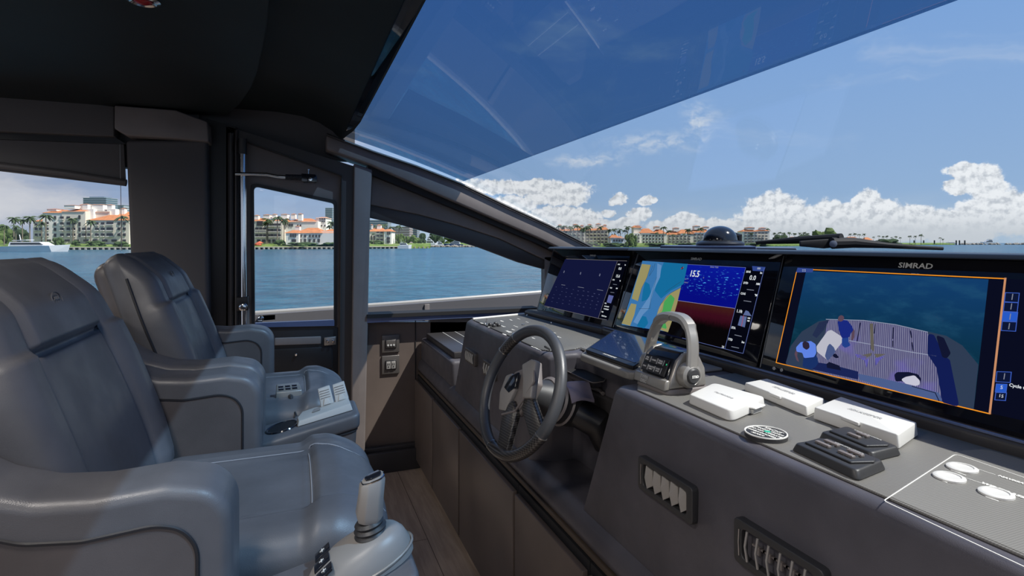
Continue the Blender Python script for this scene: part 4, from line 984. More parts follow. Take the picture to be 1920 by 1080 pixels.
# lever arch: two levers meeting at the top
for s in (-1, 1):
    bm = nbm(); pts = []; rad = []
    for i in range(15):
        a = math.pi/2 * i / 14
        y = s * (.083 * math.cos(a)**.62 if i < 14 else .0015); z = .045 + .128 * math.sin(a)**.85; x = -.006 + .020 * (z - .045) / .128
        if i == 14: y = s * .0015
        pts.append(rot(x, y, z)); rad.append(.0105 + .004 * math.sin(a))
    # flat bar section
    rings = []
    for i, p in enumerate(pts):
        t_ = (pts[min(14, i+1)] - pts[max(0, i-1)]).normalized(); xx = rot(1, 0, 0) - rot(0, 0, 0); xx.normalize(); oo = t_.cross(xx).normalized()
        w, h = .0155 if i < 9 else .0175, .0065 + .004 * (i > 8)
        rings.append([bm.verts.new(p + xx*w*c1 + oo*h*c2) for c1, c2 in ((-1, -.45), (-.6, -1), (.6, -1), (1, -.45), (1, .45), (.6, 1), (-.6, 1), (-1, .45))])
    for A_, B_ in zip(rings, rings[1:]):
        for k in range(8): bm.faces.new((A_[k], A_[(k+1) % 8], B_[(k+1) % 8], B_[k]))
    bm.faces.new(rings[0]); bm.faces.new(rings[-1]); lv = obj('lever', bm, 'silver', th, smooth=28)
    c = rot(-.004, s*.070, .046); ax = rot(0, s, 0) - rot(0, 0, 0)
    bm = nbm(); lathe(bm, [(.030, -.004), (.031, .006), (.027, .016), (.020, .020), (.018, .018)], c, ax, 28); obj('pivot_housing', bm, 'silver', th)
    bm = nbm(); lathe(bm, [(.0185, .012), (.0185, .019), (.015, .023), (0, .025)], c, ax, 24); pc = obj('pivot_cap', bm, 'rubber', th)
    if s < 0: obj('cap_print', text_bm('STBD', .008, c + ax.normalized()*.0262, rot(1, 0, 0) - rot(0, 0, 0), (0, 0, 1), bold=.0004), 'label_white', pc, smooth=0)

# ---------------------------------------------------------------- covers, badge and controls on the near surface
def quad_on(pts, z=SZ): return [onZ(a, b, z) for a, b in pts]
def cover(label, A, B, C, D, h, rad, txt=None, tab=None, notch=None):
    """A,B,C,D corner points (x,y) around the cover"""
    pts = [V(x, y, SZ + .001) for x, y in (A, B, C, D)]; c = sum(pts, V(0,0,0)) / 4
    t = thing('instrument_cover', label, 'cover', c, group='white instrument covers on the console')
    lo = rloop(pts, rad, 5); hi = [p + V(0, 0, h) + (c - p) * .03 for p in lo]
    bm = nbm(); prism2(bm, lo, hi); obj('shell', bm, 'white', t, bevel=.0035, seg=3)
    xd = (pts[0] - pts[1]).normalized(); yd = V(0, 0, 1).cross(xd)
    if txt: obj('embossed_word', text_bm(txt, .0125, c + V(0, 0, h + .0006), xd, yd, depth=.0003, sx=1.15), M['emboss'], t, smooth=0)
    return t, c, xd, yd
M['emboss'] = principled('embossed_word', (.50, .50, .50), .5)
t, c, xd, yd = cover('squarish white cover with a pull tab beside the throttle', (.800, .868), (.806, 1.005), (.932, 1.068), (.948, .924), .022, .016, 'raymarine')
M['white2'] = M['white']
bm = nbm(); obox(bm, (.896, .899, SZ+.015), (.020, .0065, 0), (-.003, .008, 0), (0, 0, .0018)); obj('pull_tab', bm, 'white', t, bevel=.002)
bm = nbm(); obox(bm, (.896, .902, SZ+.006), (.016, .005, 0), (-.002, .004, 0), (0, 0, .005)); obj('tab_slot', bm, 'light_grey', t, bevel=.001)
t, c, xd, yd = cover('oblong white cover close to the display ledge, between the squarish one and its longer twin', (.972, .842), (1.003, 1.046), (1.086, 1.058), (1.062, .874), .020, .004, 'SEAKEEPER')
bm = nbm(); obox(bm, (.984, .935, SZ+.019), (.003, .018, 0), (.003, 0, 0), (0, 0, .003)); obj('notch_tab', bm, 'white', t, bevel=.001)
t, c, xd, yd = cover('longest white oblong cover, the one nearest the lined switch panel', (.966, .652), (.972, .828), (1.096, .866), (1.068, .686), .024, .004, 'SEAKEEPER')
bm = nbm(); obox(bm, (.969, .745, SZ+.022), (.003, .020, 0), (.003, 0, 0), (0, 0, .003)); obj('notch_tab', bm, 'white', t, bevel=.001)
# round badge
cb = onZ(1436, 819, SZ) ; bw = .0365
t = thing('round_badge', 'round black badge with silver rim and white lettering around a green centre', 'badge', cb)
bm = nbm(); lathe(bm, [(bw, 0), (bw, .006), (bw*.96, .008), (0, .008)], cb, (0, 0, 1), 40); obj('disc', bm, 'rubber', t)
bm = nbm(); lathe(bm, [(bw*.93, .0078), (bw*.95, .0095), (bw*1.0, .0095), (bw*1.01, .0075)], cb, (0, 0, 1), 40); obj('rim', bm, 'label_white', t)
tx, ty = V(0, -1, 0), V(1, 0, 0)
tx, ty = V(.1, -1, 0).normalized(), V(1, .1, 0).normalized()
for i, (st, sz) in enumerate((('YACHT', .011), ('MARINE  SYSTEM', .0072), ('DO NOT OPERATE', .0075), ('WHILE DOCKED', .0075), ('ALARM', .0075))):
    obj('lettering', text_bm(st, sz*1.05, cb + V(0, 0, .0084) + ty * (.020 - i*.0105), tx, ty, bold=.0003), 'label_white', t, smooth=0)
bm = nbm(); lathe(bm, [(.0055, .0084), (.0055, .0094), (0, .0096)], cb + ty*.004, (0, 0, 1), 18); obj('green_centre', bm, principled('green_enamel', (.05, .45, .30), .4), t)
# two black control pads
def ctrl(label, A, B, C, D, n):
    pts = [V(x, y, SZ + .0005) for x, y in (A, B, C, D)]; c = sum(pts, V(0,0,0)) / 4
    t = thing('control_pad', label, 'control pad', c, group='black control pads on the console')
    h = .0145
    lo = rloop(pts, .009, 4); bm = nbm(); prism2(bm, lo, [p + V(0, 0, h) + (c - p) * .10 for p in lo]); obj('housing', bm, 'rubber', t, bevel=.003)
    xd = (pts[0] - pts[1]); L = xd.length; xd.normalize(); W = (pts[1]-pts[2]).length; yd = V(0, 0, 1).cross(xd)
    top = c + V(0, 0, h)
    ra = [top + xd*(L*.40) + yd*(W*.16), top + xd*(L*.34) + yd*(W*.30), top - xd*(L*.34) + yd*(W*.30), top - xd*(L*.40) + yd*(W*.16), top - xd*(L*.34) - yd*(W*.30), top + xd*(L*.34) - yd*(W*.30)]
    bm = nbm(); prism(bm, ra, (0, 0, .0035)); rp = obj('raised_panel', bm, 'rubber', t, bevel=.0015)
    for k in range(n):
        off = (k - (n-1)/2) * L * .34
        for sdir in (-1, 1):
            b2 = nbm(); obox(b2, top + xd*(off) + yd*(sdir*W*.11) + V(0, 0, .0055), xd*(L*.105), yd*(W*.045), (0, 0, .0022)); obj('rocker_key', b2, 'trim', t, bevel=.001)
        for q in (-1, 0, 1):
            b2 = nbm(); obox(b2, top + xd*(off + q*L*.07) + V(0, 0, .0042), xd*(L*.012), yd*(W*.17), (0, 0, .0008)); obj('key_rib', b2, 'steel', t)
    obj('printed_line', text_bm('LOWER DECK CONTROL', .0048, top + yd*(W*.25) + V(0, 0, .0038), xd, yd, bold=.0001), 'label_grey', t, smooth=0)
ctrl('black control pad with two key groups, nearer the rounded console edge', (.778, .585), (.790, .718), (.872, .715), (.862, .600), 2)
ctrl('black control pad with one key group, beside the longest white cover', (.868, .628), (.882, .742), (.962, .748), (.945, .632), 1)
# lined switch panel with round push buttons and a yacht drawing beyond
pn = thing('bilge_control_board', 'grey switch board outlined by a white line with round white buttons', 'control board', V(.9, .2, SZ))
bm = nbm(); prism(bm, rloop([(.764+.012, .538, SZ), (1.050, .612, SZ), (1.108, .60, SZ), (1.108, -.75, SZ), (.776, -.75, SZ)], .012, 3), (0, 0, .0006)); obj('panel_sheet', bm, 'hatch', pn)
Lz = SZ + .0009
bm = nbm(); lp = rloop([onZ(1657, 940, SZ), onZ(1792, 852, SZ), onZ(1925, 898, SZ), onZ(1925, 898, SZ)+V(.01,-1.1,0), V(.772, -.74, SZ), onZ(1925, 1066, SZ)], [.008, .008, 0, .01, .01, 0], 4)
lp = [V(p.x, p.y, Lz) for p in lp]
for a_, b_ in zip(lp, lp[1:] + lp[:1]):
    d = b_ - a_
    if d.length > 1e-5: obox(bm, (a_+b_)/2, d/2, V(0,0,1).cross(d.normalized())*.0008, (0, 0, .0002))
obj('border_line', bm, 'label_white', pn)
for px, py in ((1804, 880), (1780, 897.5), (1868, 928)):
    c = onZ(px, py, SZ)
    bm = nbm(); lathe(bm, [(.0205, .0008), (.0205, .0035), (.0185, .0048), (.0150, .0050), (.0145, .0038), (.0138, .0036), (0, .0050)], c, (0, 0, 1), 32); b_ = obj('push_button', bm, 'white', pn)
def pline(p, q, w=.0006):
    bm = nbm(); a_ = onZ(*p, Lz); b_ = onZ(*q, Lz); d = b_ - a_; obox(bm, (a_+b_)/2, d/2, V(0,0,1).cross(d.normalized())*w, (0, 0, .0002)); obj('printed_line', bm, 'label_white', pn)
pline((1798, 868), (1866, 890)); pline((1775, 884), (1847, 908)); pline((1783, 881), (1811, 891), .0012); pline((1768, 902), (1776, 905), .0010); pline((1848, 931), (1872, 939.5), .0012); pline((1913, 931), (1925, 935))
pa, pb = onZ(1872, 892, Lz), onZ(1925, 909, Lz); xdp = (pb - pa).normalized(); ydp = V(0,0,1).cross(xdp)
obj('printed_word', text_bm('NAVIGATION LIGHTS', .0085, pa, xdp, ydp, align='LEFT', bold=.0005), 'label_white', pn, smooth=0)
pa, pb = onZ(1854, 910, Lz), onZ(1907, 929, Lz)
obj('printed_word', text_bm('WINDLASS', .0095, (pa+pb)/2, (pb-pa).normalized(), V(0,0,1).cross((pb-pa).normalized()), bold=.0006, sx=1.15), 'label_white', pn, smooth=0)
# yacht plan further along the panel (out of frame, it shows in the tinted glass)
yc0 = V(.95, -.10, Lz); bm = nbm()
def yl(pts):
    P = [yc0 + V(b, -a, 0) for a, b in pts]
    for a_, b_ in zip(P, P[1:]):
        d = b_ - a_; obox(bm, (a_+b_)/2, d/2, V(0,0,1).cross(d.normalized())*.0007, (0, 0, .0002))
yl([(-.22, -.03), (-.20, -.05), (.10, -.05), (.20, -.02), (.26, .015), (-.20, .01), (-.22, -.03)]); yl([(-.16, .01), (-.12, .045), (.04, .05), (.12, .015)]); yl([(-.08, .05), (-.05, .075), (.0, .075), (.03, .05)]); yl([(-.2, .03), (-.15, .03)]); yl([(-.22, -.10), (.24, -.10)]); yl([(-.1, .02), (-.08, .04), (.02, .04), (.06, .02), (-.1, .02)]); yl([(-.20, -.018), (.21, -.01)])
obj('yacht_drawing', bm, 'label_white', pn)
for i in range(6): 
    c = V(.82, .22 - i*.062, SZ); bm = nbm(); lathe(bm, [(.0205, .0008), (.0205, .0035), (.0185, .0048), (0, .0050)], c, (0, 0, 1), 24); obj('push_button', bm, 'white', pn)

# ---------------------------------------------------------------- prints and toggles on the far surface
sp = thing('switch_group', 'cluster of small printed switches and black toggles on the far striped console panel', 'switches', onZ(950, 605, SZ))
rr = random.Random(5)
for (px, py, L, w) in ((903, 606, .030, .012), (916, 613, .026, .010), (928, 604, .040, .010), (941, 602, .044, .010), (958, 600, .040, .010), (973, 598, .046, .010), (988, 604, .030, .006), (944, 612, .05, .012), (967, 612, .05, .008), (954, 622, .060, .016), (946, 627, .04, .010), (962, 618, .03, .008), (1000, 634, .03, .006), (1003, 652, .06, .006), (1012, 656, .05, .005), (1048, 632, .035, .010), (1040, 624, .02, .006)):
    a = onZ(px, py, SZ + .0008); k = max(2, int(L / .010)); bm = nbm()
    for j in range(k):
        if rr.random() < .15: continue
        cx = a + V(rr.uniform(-.001, .001), -L/2 + L*(j+.5)/k, 0); obox(bm, cx, (w*.5*rr.uniform(.5, 1), 0, 0), (0, L/k*.40*rr.uniform(.6, 1), 0), (0, 0, .0003))
    if len(bm.verts): obj('printed_symbol', bm, 'label_white', sp)
    else: bm.free()
for px, py in ((919, 611), (926, 613), (929, 609), (935, 612)):
    c = onZ(px, py, SZ); bm = nbm(); lathe(bm, [(.009, 0), (.009, .008), (.006, .012), (0, .013)], c, (0, 0, 1), 12); obj('knob', bm, 'rubber', sp)
c = onZ(911, 608, SZ); bm = nbm(); lathe(bm, [(.005, 0), (.0035, .006)], c, (0, 0, 1), 10); tube(bm, [c + V(0, 0, .004), c + V(.004, -.004, .024)], [.0018, .003], 8); obj('toggle', bm, 'chrome', sp)
bm = nbm(); lathe(bm, [(.006, 0), (.008, .002), (.008, .003)], onZ(981, 609, SZ), (0, 0, 1), 14); obj('ring_switch', bm, 'chrome', sp)
bm = nbm(); c = onZ(1022, 650, SZ+.02); tube(bm, [c + V(.03, .03, -.016), c, c + V(-.01, -.02, .004)], [.003, .004, .003], 8); obj('small_lever', bm, 'rubber', sp)
# bright edging along the far side of that panel
bm = nbm(); tube(bm, [V(.765, 2.475, DZ+.006), V(1.055, 2.555, DZ+.006)], .006, 8); obj('panel_edging', bm, 'white', con)
for px, py in ((988, 592), (1034, 606), (1022, 611)):
    bm = nbm(); lathe(bm, [(.004, 0), (.004, .004), (0, .006)], onZ(px, py, 1.05), (0, 0, 1), 10); obj('panel_screw', bm, 'chrome', con)
# compass on the shelf behind the displays
cc = atT(1350, 455, 2.02); cc.z = 1.347
t = thing('shelf_pedestal', 'flat dark blue-grey slab behind the middle display, under the compass', 'plinth', V(cc.x, cc.y, 1.347))
def shelfpt(px, x):
    r = ray(px, HY); k = x / r.x; return V(x, r.y*k, 1.346)
sl = [shelfpt(1238, 1.33), shelfpt(1418, 1.33), shelfpt(1408, 1.62), shelfpt(1250, 1.62)]
bm = nbm(); prism2(bm, sl, [p + V(0, 0, .043) for p in sl]); obj('slab', bm, M['sill'], t, bevel=.004)
sl = [shelfpt(1419, 1.33), shelfpt(1494, 1.33), shelfpt(1486, 1.55), shelfpt(1412, 1.60)]
bm = nbm(); prism2(bm, sl, [p + V(0, 0, .039) for p in sl]); M['blue_grey'] = principled('blue_grey', (.12, .14, .19), .4); obj('side_slab', bm, 'blue_grey', t, bevel=.004)
cz = 1.389
t = thing('compass', 'glossy black domed magnetic compass behind the middle display', 'compass', V(cc.x, cc.y, cz))
bm = nbm(); lathe(bm, [(.082, 0), (.084, .008), (.078, .014), (.066, .018)], V(cc.x, cc.y, cz), (0, 0, 1), 36); obj('base_ring', bm, 'black', t)
bm = nbm(); lathe(bm, [(.062, .012), (.062, .020)] + [(.060*math.cos(a), .020 + .052*math.sin(a)) for a in [i*math.pi/2/10 for i in range(11)]], V(cc.x, cc.y, cz), (0, 0, 1), 36); obj('dome', bm, 'dark_gloss', t)
bm = nbm(); pp = shelfpt(1386, 1.50); tube(bm, [V(pp.x, pp.y, cz+.004), V(pp.x, pp.y, cz+.035), V(pp.x-.01, pp.y+.02, cz+.045)], [.008, .012, .006], 10); obj('dome_hood', bm, 'black', t)
# wiper outside the glass, low
wi = thing('windscreen_wiper', 'long black windscreen wiper lying along the base of the windscreen', 'wiper', atT(1580, 462, 2.0))
bm = nbm(); W = [atT(1418, 455, 2.20), atT(1500, 450, 2.08), atT(1578, 446, 1.95)]; tube(bm, W, [.006, .014, .016], 10); obj('wiper_arm', bm, 'matte_black', wi)
bm = nbm(); W = [atT(1560, 456, 1.95), atT(1600, 455, 1.95), atT(1660, 460, 1.93), atT(1720, 464, 1.90), atT(1768, 466, 1.88)]; tube(bm, W, [.020, .018, .010, .007, .006], 10); obj('wiper_blade', bm, 'matte_black', wi)
bm = nbm(); c = atT(1562, 458, 1.92); lathe(bm, [(.012, 0), (.012, .008), (0, .012)], c, (-.7, -.7, .2), 14); obj('pivot_cap', bm, 'blue_grey', wi)
bm = nbm(); prism(bm, [atT(1500, 452, 1.97), atT(1580, 446, 1.97), atT(1580, 462, 1.97), atT(1545, 466, 1.97), atT(1500, 462, 1.97)], (.03, .03, 0)); obj('arm_cover', bm, 'matte_black', wi, bevel=.003)
# twisted grey strip resting on the brow at the joint between the displays
t = thing('cable_tie', 'short twisted grey strip stuck on the brow at the joint of the displays', 'strip', V(1.24, .97, 1.385))
P_ = [onplane(a, b, P3 + N3*.01, N3) for a, b in ((1442, 485), (1452, 482), (1462, 477), (1471, 474))]
bm = nbm(); tube(bm, P_, [.0015, .004, .0045, .0015], 8); obj('strip', bm, 'grey_plastic', t)
# ================================================================ HELM CHAIRS
def sst(a, b, x):
    u = max(0, min(1, (x-a)/(b-a))); return u*u*(3-2*u)
def helm_chair(label, YC, bdx):
    root = V(-.15, YC, 0)
    t = thing('helm_chair', label, 'helm chair', root, group='helm chairs')
    # seat cushion
    cx, sx, sy, sz = -.055, .228, .252, .085
    def seat_h(x, y):
        # x,y local to the cushion centre
        e = .012 * sst(.125, .165, abs(y)) + .016 * sst(.065, .105, x)
        inside = min(.155 - abs(y), .085 - x)
        g = math.exp(-((inside) / .006) ** 2) * (1 if (x < .09 and abs(y) < .16) else 0)
        h = e * (1 - .0) - .008 * g
        # dome, front waterfall and rear dip
        h += .012 * (1 - (y/sy)**2) * .5 - .030 * sst(.13, .228, x) - .012 * sst(.19, .252, abs(y))
        fan = abs(abs(y) - (.155 - .25 * (x - .085)))
        if x > .085: h -= .006 * math.exp(-(fan/.006)**2)
        return h
    def fn(p):
        q = p.copy(); w = sst(-.02, sz*.6, p.z)
        q.z += seat_h(p.x, p.y) * w
        # round plan corners at the front
        q.x -= .030 * (abs(p.y)/sy)**3 * sst(.0, .2, p.x)
        return Vector((cx + q.x, YC + q.y, .905 - sz + q.z))
    bm = nbm(); pad(bm, sx, sy, sz, .042, 54, 60, 4, fn); obj('seat_cushion', bm, 'leather', t, smooth=180)
    def sp(x, y, dz=0.0):
        p = Vector((x, y, sz)); q = fn(p)
        ex = max(0, x - (sx - .042)); ey = max(0, abs(y) - (sy - .042))
        q.z -= .042 - math.sqrt(max(0, .042**2 - ex*ex - ey*ey)); q.z += dz; return q
    def seam(pts, mat='thread', r=.0016, nm='seam'):
        P = []
        for (a, b), (c_, d) in zip(pts, pts[1:]):
            for k in range(12): P.append(sp(a+(c_-a)*k/12, b+(d-b)*k/12, .0012))
        P.append(sp(*pts[-1], .0012)); bm = nbm(); tube(bm, P, r, 6); obj(nm, bm, mat, t)
    seam([(-.19, -.155), (.085, -.155), (.085, .155), (-.19, .155)])
    seam([(.085, -.155), (.15, -.139), (.222, -.121)]); seam([(.085, .155), (.15, .139), (.222, .121)])
    # lower boxing below the welt
    bm = nbm(); pad(bm, sx-.004, sy-.002, .07, .03, 8, 8, 4, lambda p: Vector((cx + p.x - .030 * (abs(p.y)/sy)**3 * sst(0, .2, p.x), YC + p.y, .775 + p.z))); obj('seat_boxing', bm, 'leather_side', t, smooth=180)
    P = []
    for k in range(41):
        u = k/40; 
        if u < .4: x, y = -.2 + (sx+.2-.035)*u/.4, -sy
        elif u < .6: x, y = sx-.004, -sy+.03 + (2*sy-.06)*(u-.4)/.2
        else: x, y = sx-.035 - (sx+.2-.035)*(u-.6)/.4, sy
        P.append(Vector((cx + x - .030*(abs(y)/sy)**3*sst(0, .2, x), YC+y, .840)))
    bm = nbm(); tube(bm, P, .0035, 6); obj('welt', bm, 'thread_dark', t)
    # backrest
    up = Vector((-.344, 0, .939)); fw = Vector((.939, 0, .344))
    B = Vector((-.232 + bdx, YC, .885)); H = .535; bx, by = .050, .285
    def wid(v): return 1.0 - .13*sst(.30, .52, v) - .10*sst(.14, 0, v)
    def pw(v): return .172 - .012*sst(.1, .5, v)
    def back_h(y, v):
        w = pw(v); hd = sst(.358, .368, v)
        bol = .020 * sst(w-.012, w+.045, abs(y)) * (1 - .55*hd)
        h = bol + .010*hd*(1-sst(w-.02, w+.01, abs(y)))
        h -= .009*math.exp(-((abs(y)-w)/.006)**2)
        if abs(y) < w: h -= .012*math.exp(-((v-.360)/.006)**2)
        h -= .012*sst(.2, .0, v)*0
        return h - .035*sst(.42, .53, v) + .010*math.sin(math.pi*min(1, v/.5))
    def bpt(x, y, v):
        return B + up*v + fw*(x) + Vector((0, y*wid(v), 0))
    def fb(p):
        v = p.z + H/2; w = sst(-.01, bx*.7, p.x)
        return bpt(p.x - bx + back_h(p.y, v)*w, p.y, v)
    bm = nbm(); pad(bm, bx, by, H/2, .045, 4, 64, 70, fb); obj('backrest_cushion', bm, 'leather', t, smooth=180)
    def fs(p):
        v = p.z + H/2 - .015; return bpt(p.x - 2*bx + .012, p.y*(1.0 - .06*sst(.2, -.06, p.x)), v)
    bm = nbm(); pad(bm, .042, by-.006, H/2 + .004, .042, 4, 12, 14, fs); obj('backrest_shell', bm, 'leather_side', t, smooth=180)
    def bs(y, v, d=.0012):
        return bpt(back_h(y, v) + d, y, v)
    def bseam(pts, r=.0015):
        P = []
        for (a, b), (c_, d) in zip(pts, pts[1:]):
            for k in range(14): P.append(bs(a+(c_-a)*k/14, b+(d-b)*k/14))
        P.append(bs(*pts[-1])); bm = nbm(); tube(bm, P, r, 6); obj('seam', bm, 'thread_dark', t)
    for s in (-1, 1): bseam([(s*pw(v), v) for v in (.05, .15, .25, .36, .42, .47)])
    bseam([(-pw(.36), .360), (pw(.36), .360)])
    for s in (-1, 1):
        P = [bpt(-.045, s*(by+.001), .03 + .43*k/20) for k in range(21)]; bm = nbm(); tube(bm, P, .0038, 6); obj('welt', bm, 'thread_dark', t)
    c = bs(0, .435, .0005); bm = nbm()
    pts = [c + Vector((0, .021*math.cos(a), 0)) + up*(.014*math.sin(a)) for a in [i*math.pi/12 for i in range(24)]]
    tube(bm, pts, .0012, 5, closed=True)
    for dy in (-.008, 0, .008): obox(bm, c + Vector((0, dy, 0)), fw*.0010, (0, .0012, 0), up*.006)
    obox(bm, c, fw*.0010, (0, .012, 0), up*.0010); obj('embossed_emblem', bm, 'leather', t)
    # arms
    out = [(-.080, .72), (-.080, 1.035), (-.105, 1.068), (-.16, 1.080), (-.24, 1.076), (-.30, 1.082), (-.35, 1.100), (-.40, 1.135), (-.44, 1.180), (-.48, 1.225), (-.53, 1.245), (-.57, 1.22), (-.58, .72)]
    inn = [(-.122, .72), (-.122, .995), (-.140, 1.022), (-.17, 1.032), (-.25, 1.026), (-.31, 1.034), (-.37, 1.060), (-.42, 1.10), (-.46, 1.150), (-.50, 1.185), (-.54, 1.16), (-.54, .72)]
    for s in (-1, 1):
        y0 = YC + s*.335
        bm = nbm(); P = rloop([(x, y0-.056, z) for x, z in out], .06, 4); prism(bm, P, (0, .112, 0)); a = obj('armrest', bm, 'leather', t, bevel=.034, seg=6, smooth=180)
        for q in (-1, 1):
            Pi = rloop([(x, y0 + q*.0555, z) for x, z in inn], .07, 5)
            bm = nbm(); prism(bm, Pi, (0, q*.002, 0)); obj('side_panel', bm, 'leather_side', a)
            bm = nbm(); tube(bm, [p + V(0, q*.0015, 0) for p in Pi], .0028, 6); obj('piping', bm, 'thread_dark', a)
    # low console arm to starboard of the seat
    def cz(x): return .875 + .208*(x+.08)
    bm = nbm(); ya, yb = YC-.447, YC-.288
    lo = rloop([(-.22, ya, 0), (.168, ya, 0), (.168, yb, 0), (-.22, yb, 0)], .022, 4)
    prism2(bm, [V(p.x, p.y, cz(p.x)-.045) for p in lo], [V(p.x, p.y, cz(p.x)) for p in lo]); obj('console_pad', bm, 'leather', t, bevel=.012, seg=4, smooth=180)
    bm = nbm(); lo = rloop([(-.22, ya+.004, 0), (.160, ya+.004, 0), (.160, yb-.004, 0), (-.22, yb-.004, 0)], .022, 4)
    prism2(bm, [V(p.x - .01, p.y, .72) for p in lo], [V(p.x, p.y, cz(p.x)-.045) for p in lo]); obj('console_body', bm, 'leather_side', t, bevel=.006)
    bm = nbm(); tube(bm, [V(p.x, p.y, cz(p.x)-.047) for p in lo], .003, 6, closed=True); obj('welt', bm, 'thread_dark', t)
    # frame and pedestal
    bm = nbm(); box(bm, -.50, .12, YC-.28, YC+.28, .66, .73); obj('seat_pan', bm, 'black', t, bevel=.01)
    bm = nbm(); lathe(bm, [(.16, 0), (.16, .02), (.07, .05), (.06, .3), (.06, .66)], V(-.17, YC, 0), (0, 0, 1), 28); obj('pedestal', bm, 'black', t)
    return t
ch = helm_chair('near helm chair in blue-grey leather, with the silver joystick on its arm console', 1.235, -.032)
ch2 = helm_chair('far helm chair in blue-grey leather, nearer the door, pale dock on its arm console', 2.045, .004)
def cz(x): return .875 + .208*(x+.08)
CN = V(-.204, 0, .979)   # normal of the sloping console pads
# cup holder of the far chair
c = V(-.035, 1.682, cz(-.035)+.001)
bm = nbm(); lathe(bm, [(.037, 0), (.040, .003), (.043, .003), (.045, 0)], c, CN, 32); obj('cup_holder_ring', bm, 'dark_gloss', ch2)
bm = nbm(); lathe(bm, [(.0375, .0015), (0, .0010)], c, CN, 32); obj('cup_holder_well', bm, 'matte_black', ch2)
# pale grey dock with two upright paddles
A_ = V(.075, 1.685, cz(.075))
t = thing('control_dock', 'pale grey wedge dock with two upright paddle covers on the far chair console', 'dock', A_)
xr = V(1, 0, .208).normalized(); yr = V(0, 1, 0)
def dk(x, y, z): return A_ + xr*x + yr*y + CN*z
bm = nbm(); lo = [dk(-.072, -.045, .001), dk(.078, -.045, .001), dk(.078, .048, .001), (dk(-.060, .048, .001)), dk(-.075, .0, .001)]
hi = [dk(-.066, -.038, .014), dk(.076, -.038, .020), dk(.074, .044, .020), dk(-.056, .044, .014), dk(-.069, .0, .014)]
prism2(bm, lo, hi); obj('base', bm, 'light_grey', t, bevel=.002)
bm = nbm(); prism(bm, rloop([dk(-.030, -.006, .0165), dk(-.006, -.006, .018), dk(-.006, .020, .018), dk(-.024, .022, .0165)], .004, 3), CN*.001); obj('inset', bm, 'grey_plastic', t)
for k in (0, 1):
    x = -.004 + .042*k
    bm = nbm(); prism(bm, [dk(x, .022, .016), dk(x+.038, .022, .018), dk(x+.036, .044, .066), dk(x+.002, .044, .064)], yr*.010); p_ = obj('paddle', bm, 'light_grey', t, bevel=.002)
    for j in range(4):
        b2 = nbm(); f = .45 + .13*j; a0 = dk(x+.005, .022+.022*f-.001, .016+.049*f); tube(b2, [a0, a0 + xr*.027], .0009, 6); obj('rib', b2, 'grey_plastic', p_)
    b2 = nbm(); P = [dk(x+.008, .023, .020), dk(x+.030, .023, .020), dk(x+.024, .030, .036), dk(x+.014, .030, .036)]; prism(b2, P, -yr*.003); obj('thumb_scoop', b2, 'light_grey', p_, bevel=.001)
# small square key box with its cord on the far seat
c = V(-.022, 1.905, .903)
t = thing('key_box', 'small square silver key box with a dark cord on the far chair seat', 'control box', c)
zr = Matrix.Rotation(R(4), 3, 'Z')
def kb(x, y, z): return c + zr @ V(x, y, z)
bm = nbm(); prism2(bm, [kb(-.040, -.036, 0), kb(.040, -.036, 0), kb(.036, .034, 0), kb(-.036, .034, 0)], [kb(-.038, -.034, .034), kb(.038, -.034, .034), kb(.034, .032, .044), kb(-.034, .032, .044)]); obj('case', bm, 'silver', t, bevel=.003)
for i in range(3):
    for j in range(2):
        bm = nbm(); p = kb(-.022 + i*.020, -.014 + j*.022, .0385 + (j*2-1)*.0014); obox(bm, p, zr @ V(.0075, 0, 0), zr @ V(0, .008, .0012), (0, 0, .0014)); k_ = obj('key', bm, 'dark_gloss', t, bevel=.0008)
bm = nbm(); tube(bm, [kb(.004, -.036, .018), kb(.004, -.052, .016), kb(.010, -.075, -.006), kb(.014, -.12, -.02), kb(.006, -.17, -.012)], [.0075, .0070, .0035, .003, .003], 10); obj('cord', bm, 'rubber', t)

# joystick on the near chair console
J = V(.120, .868, cz(.120)); 
t = thing('joystick', 'silver grey docking joystick with ribbed boot on the near chair console', 'joystick', J)
bm = nbm()
def jb(x, y, z): return J + xr*x + yr*y + CN*z
def ringj(cx_, rx, ry, z, n=32): return [jb(cx_ + rx*math.cos(2*math.pi*k/n), ry*math.sin(2*math.pi*k/n), z + (.0 if z < .01 else -.10*(rx*math.cos(2*math.pi*k/n)+cx_)*-1)) for k in range(n)]
rings = [ringj(-.030, .082, .052, .001), ringj(-.030, .080, .051, .014), ringj(-.026, .070, .046, .030), ringj(-.018, .054, .038, .040), ringj(-.008, .034, .030, .045), ringj(-.004, .022, .022, .046)]
vr = [[bm.verts.new(p) for p in r_] for r_ in rings]
for a_, b_ in zip(vr, vr[1:]):
    for k in range(32): bm.faces.new((a_[k], a_[(k+1) % 32], b_[(k+1) % 32], b_[k]))
bm.faces.new(vr[-1]); bm.faces.new(vr[0][::-1]); obj('housing', bm, 'grey_plastic', t, smooth=60)
bm = nbm(); tube(bm, ringj(-.030, .083, .053, .010), .0022, 6, closed=True); obj('chrome_edge', bm, 'silver', t)
bm = nbm(); lathe(bm, [(.024, .044), (.0255, .048), (.022, .052), (.0245, .056), (.020, .060), (.022, .064), (.018, .068)], jb(-.004, 0, -.003), CN, 28); obj('boot', bm, 'rubber', t)
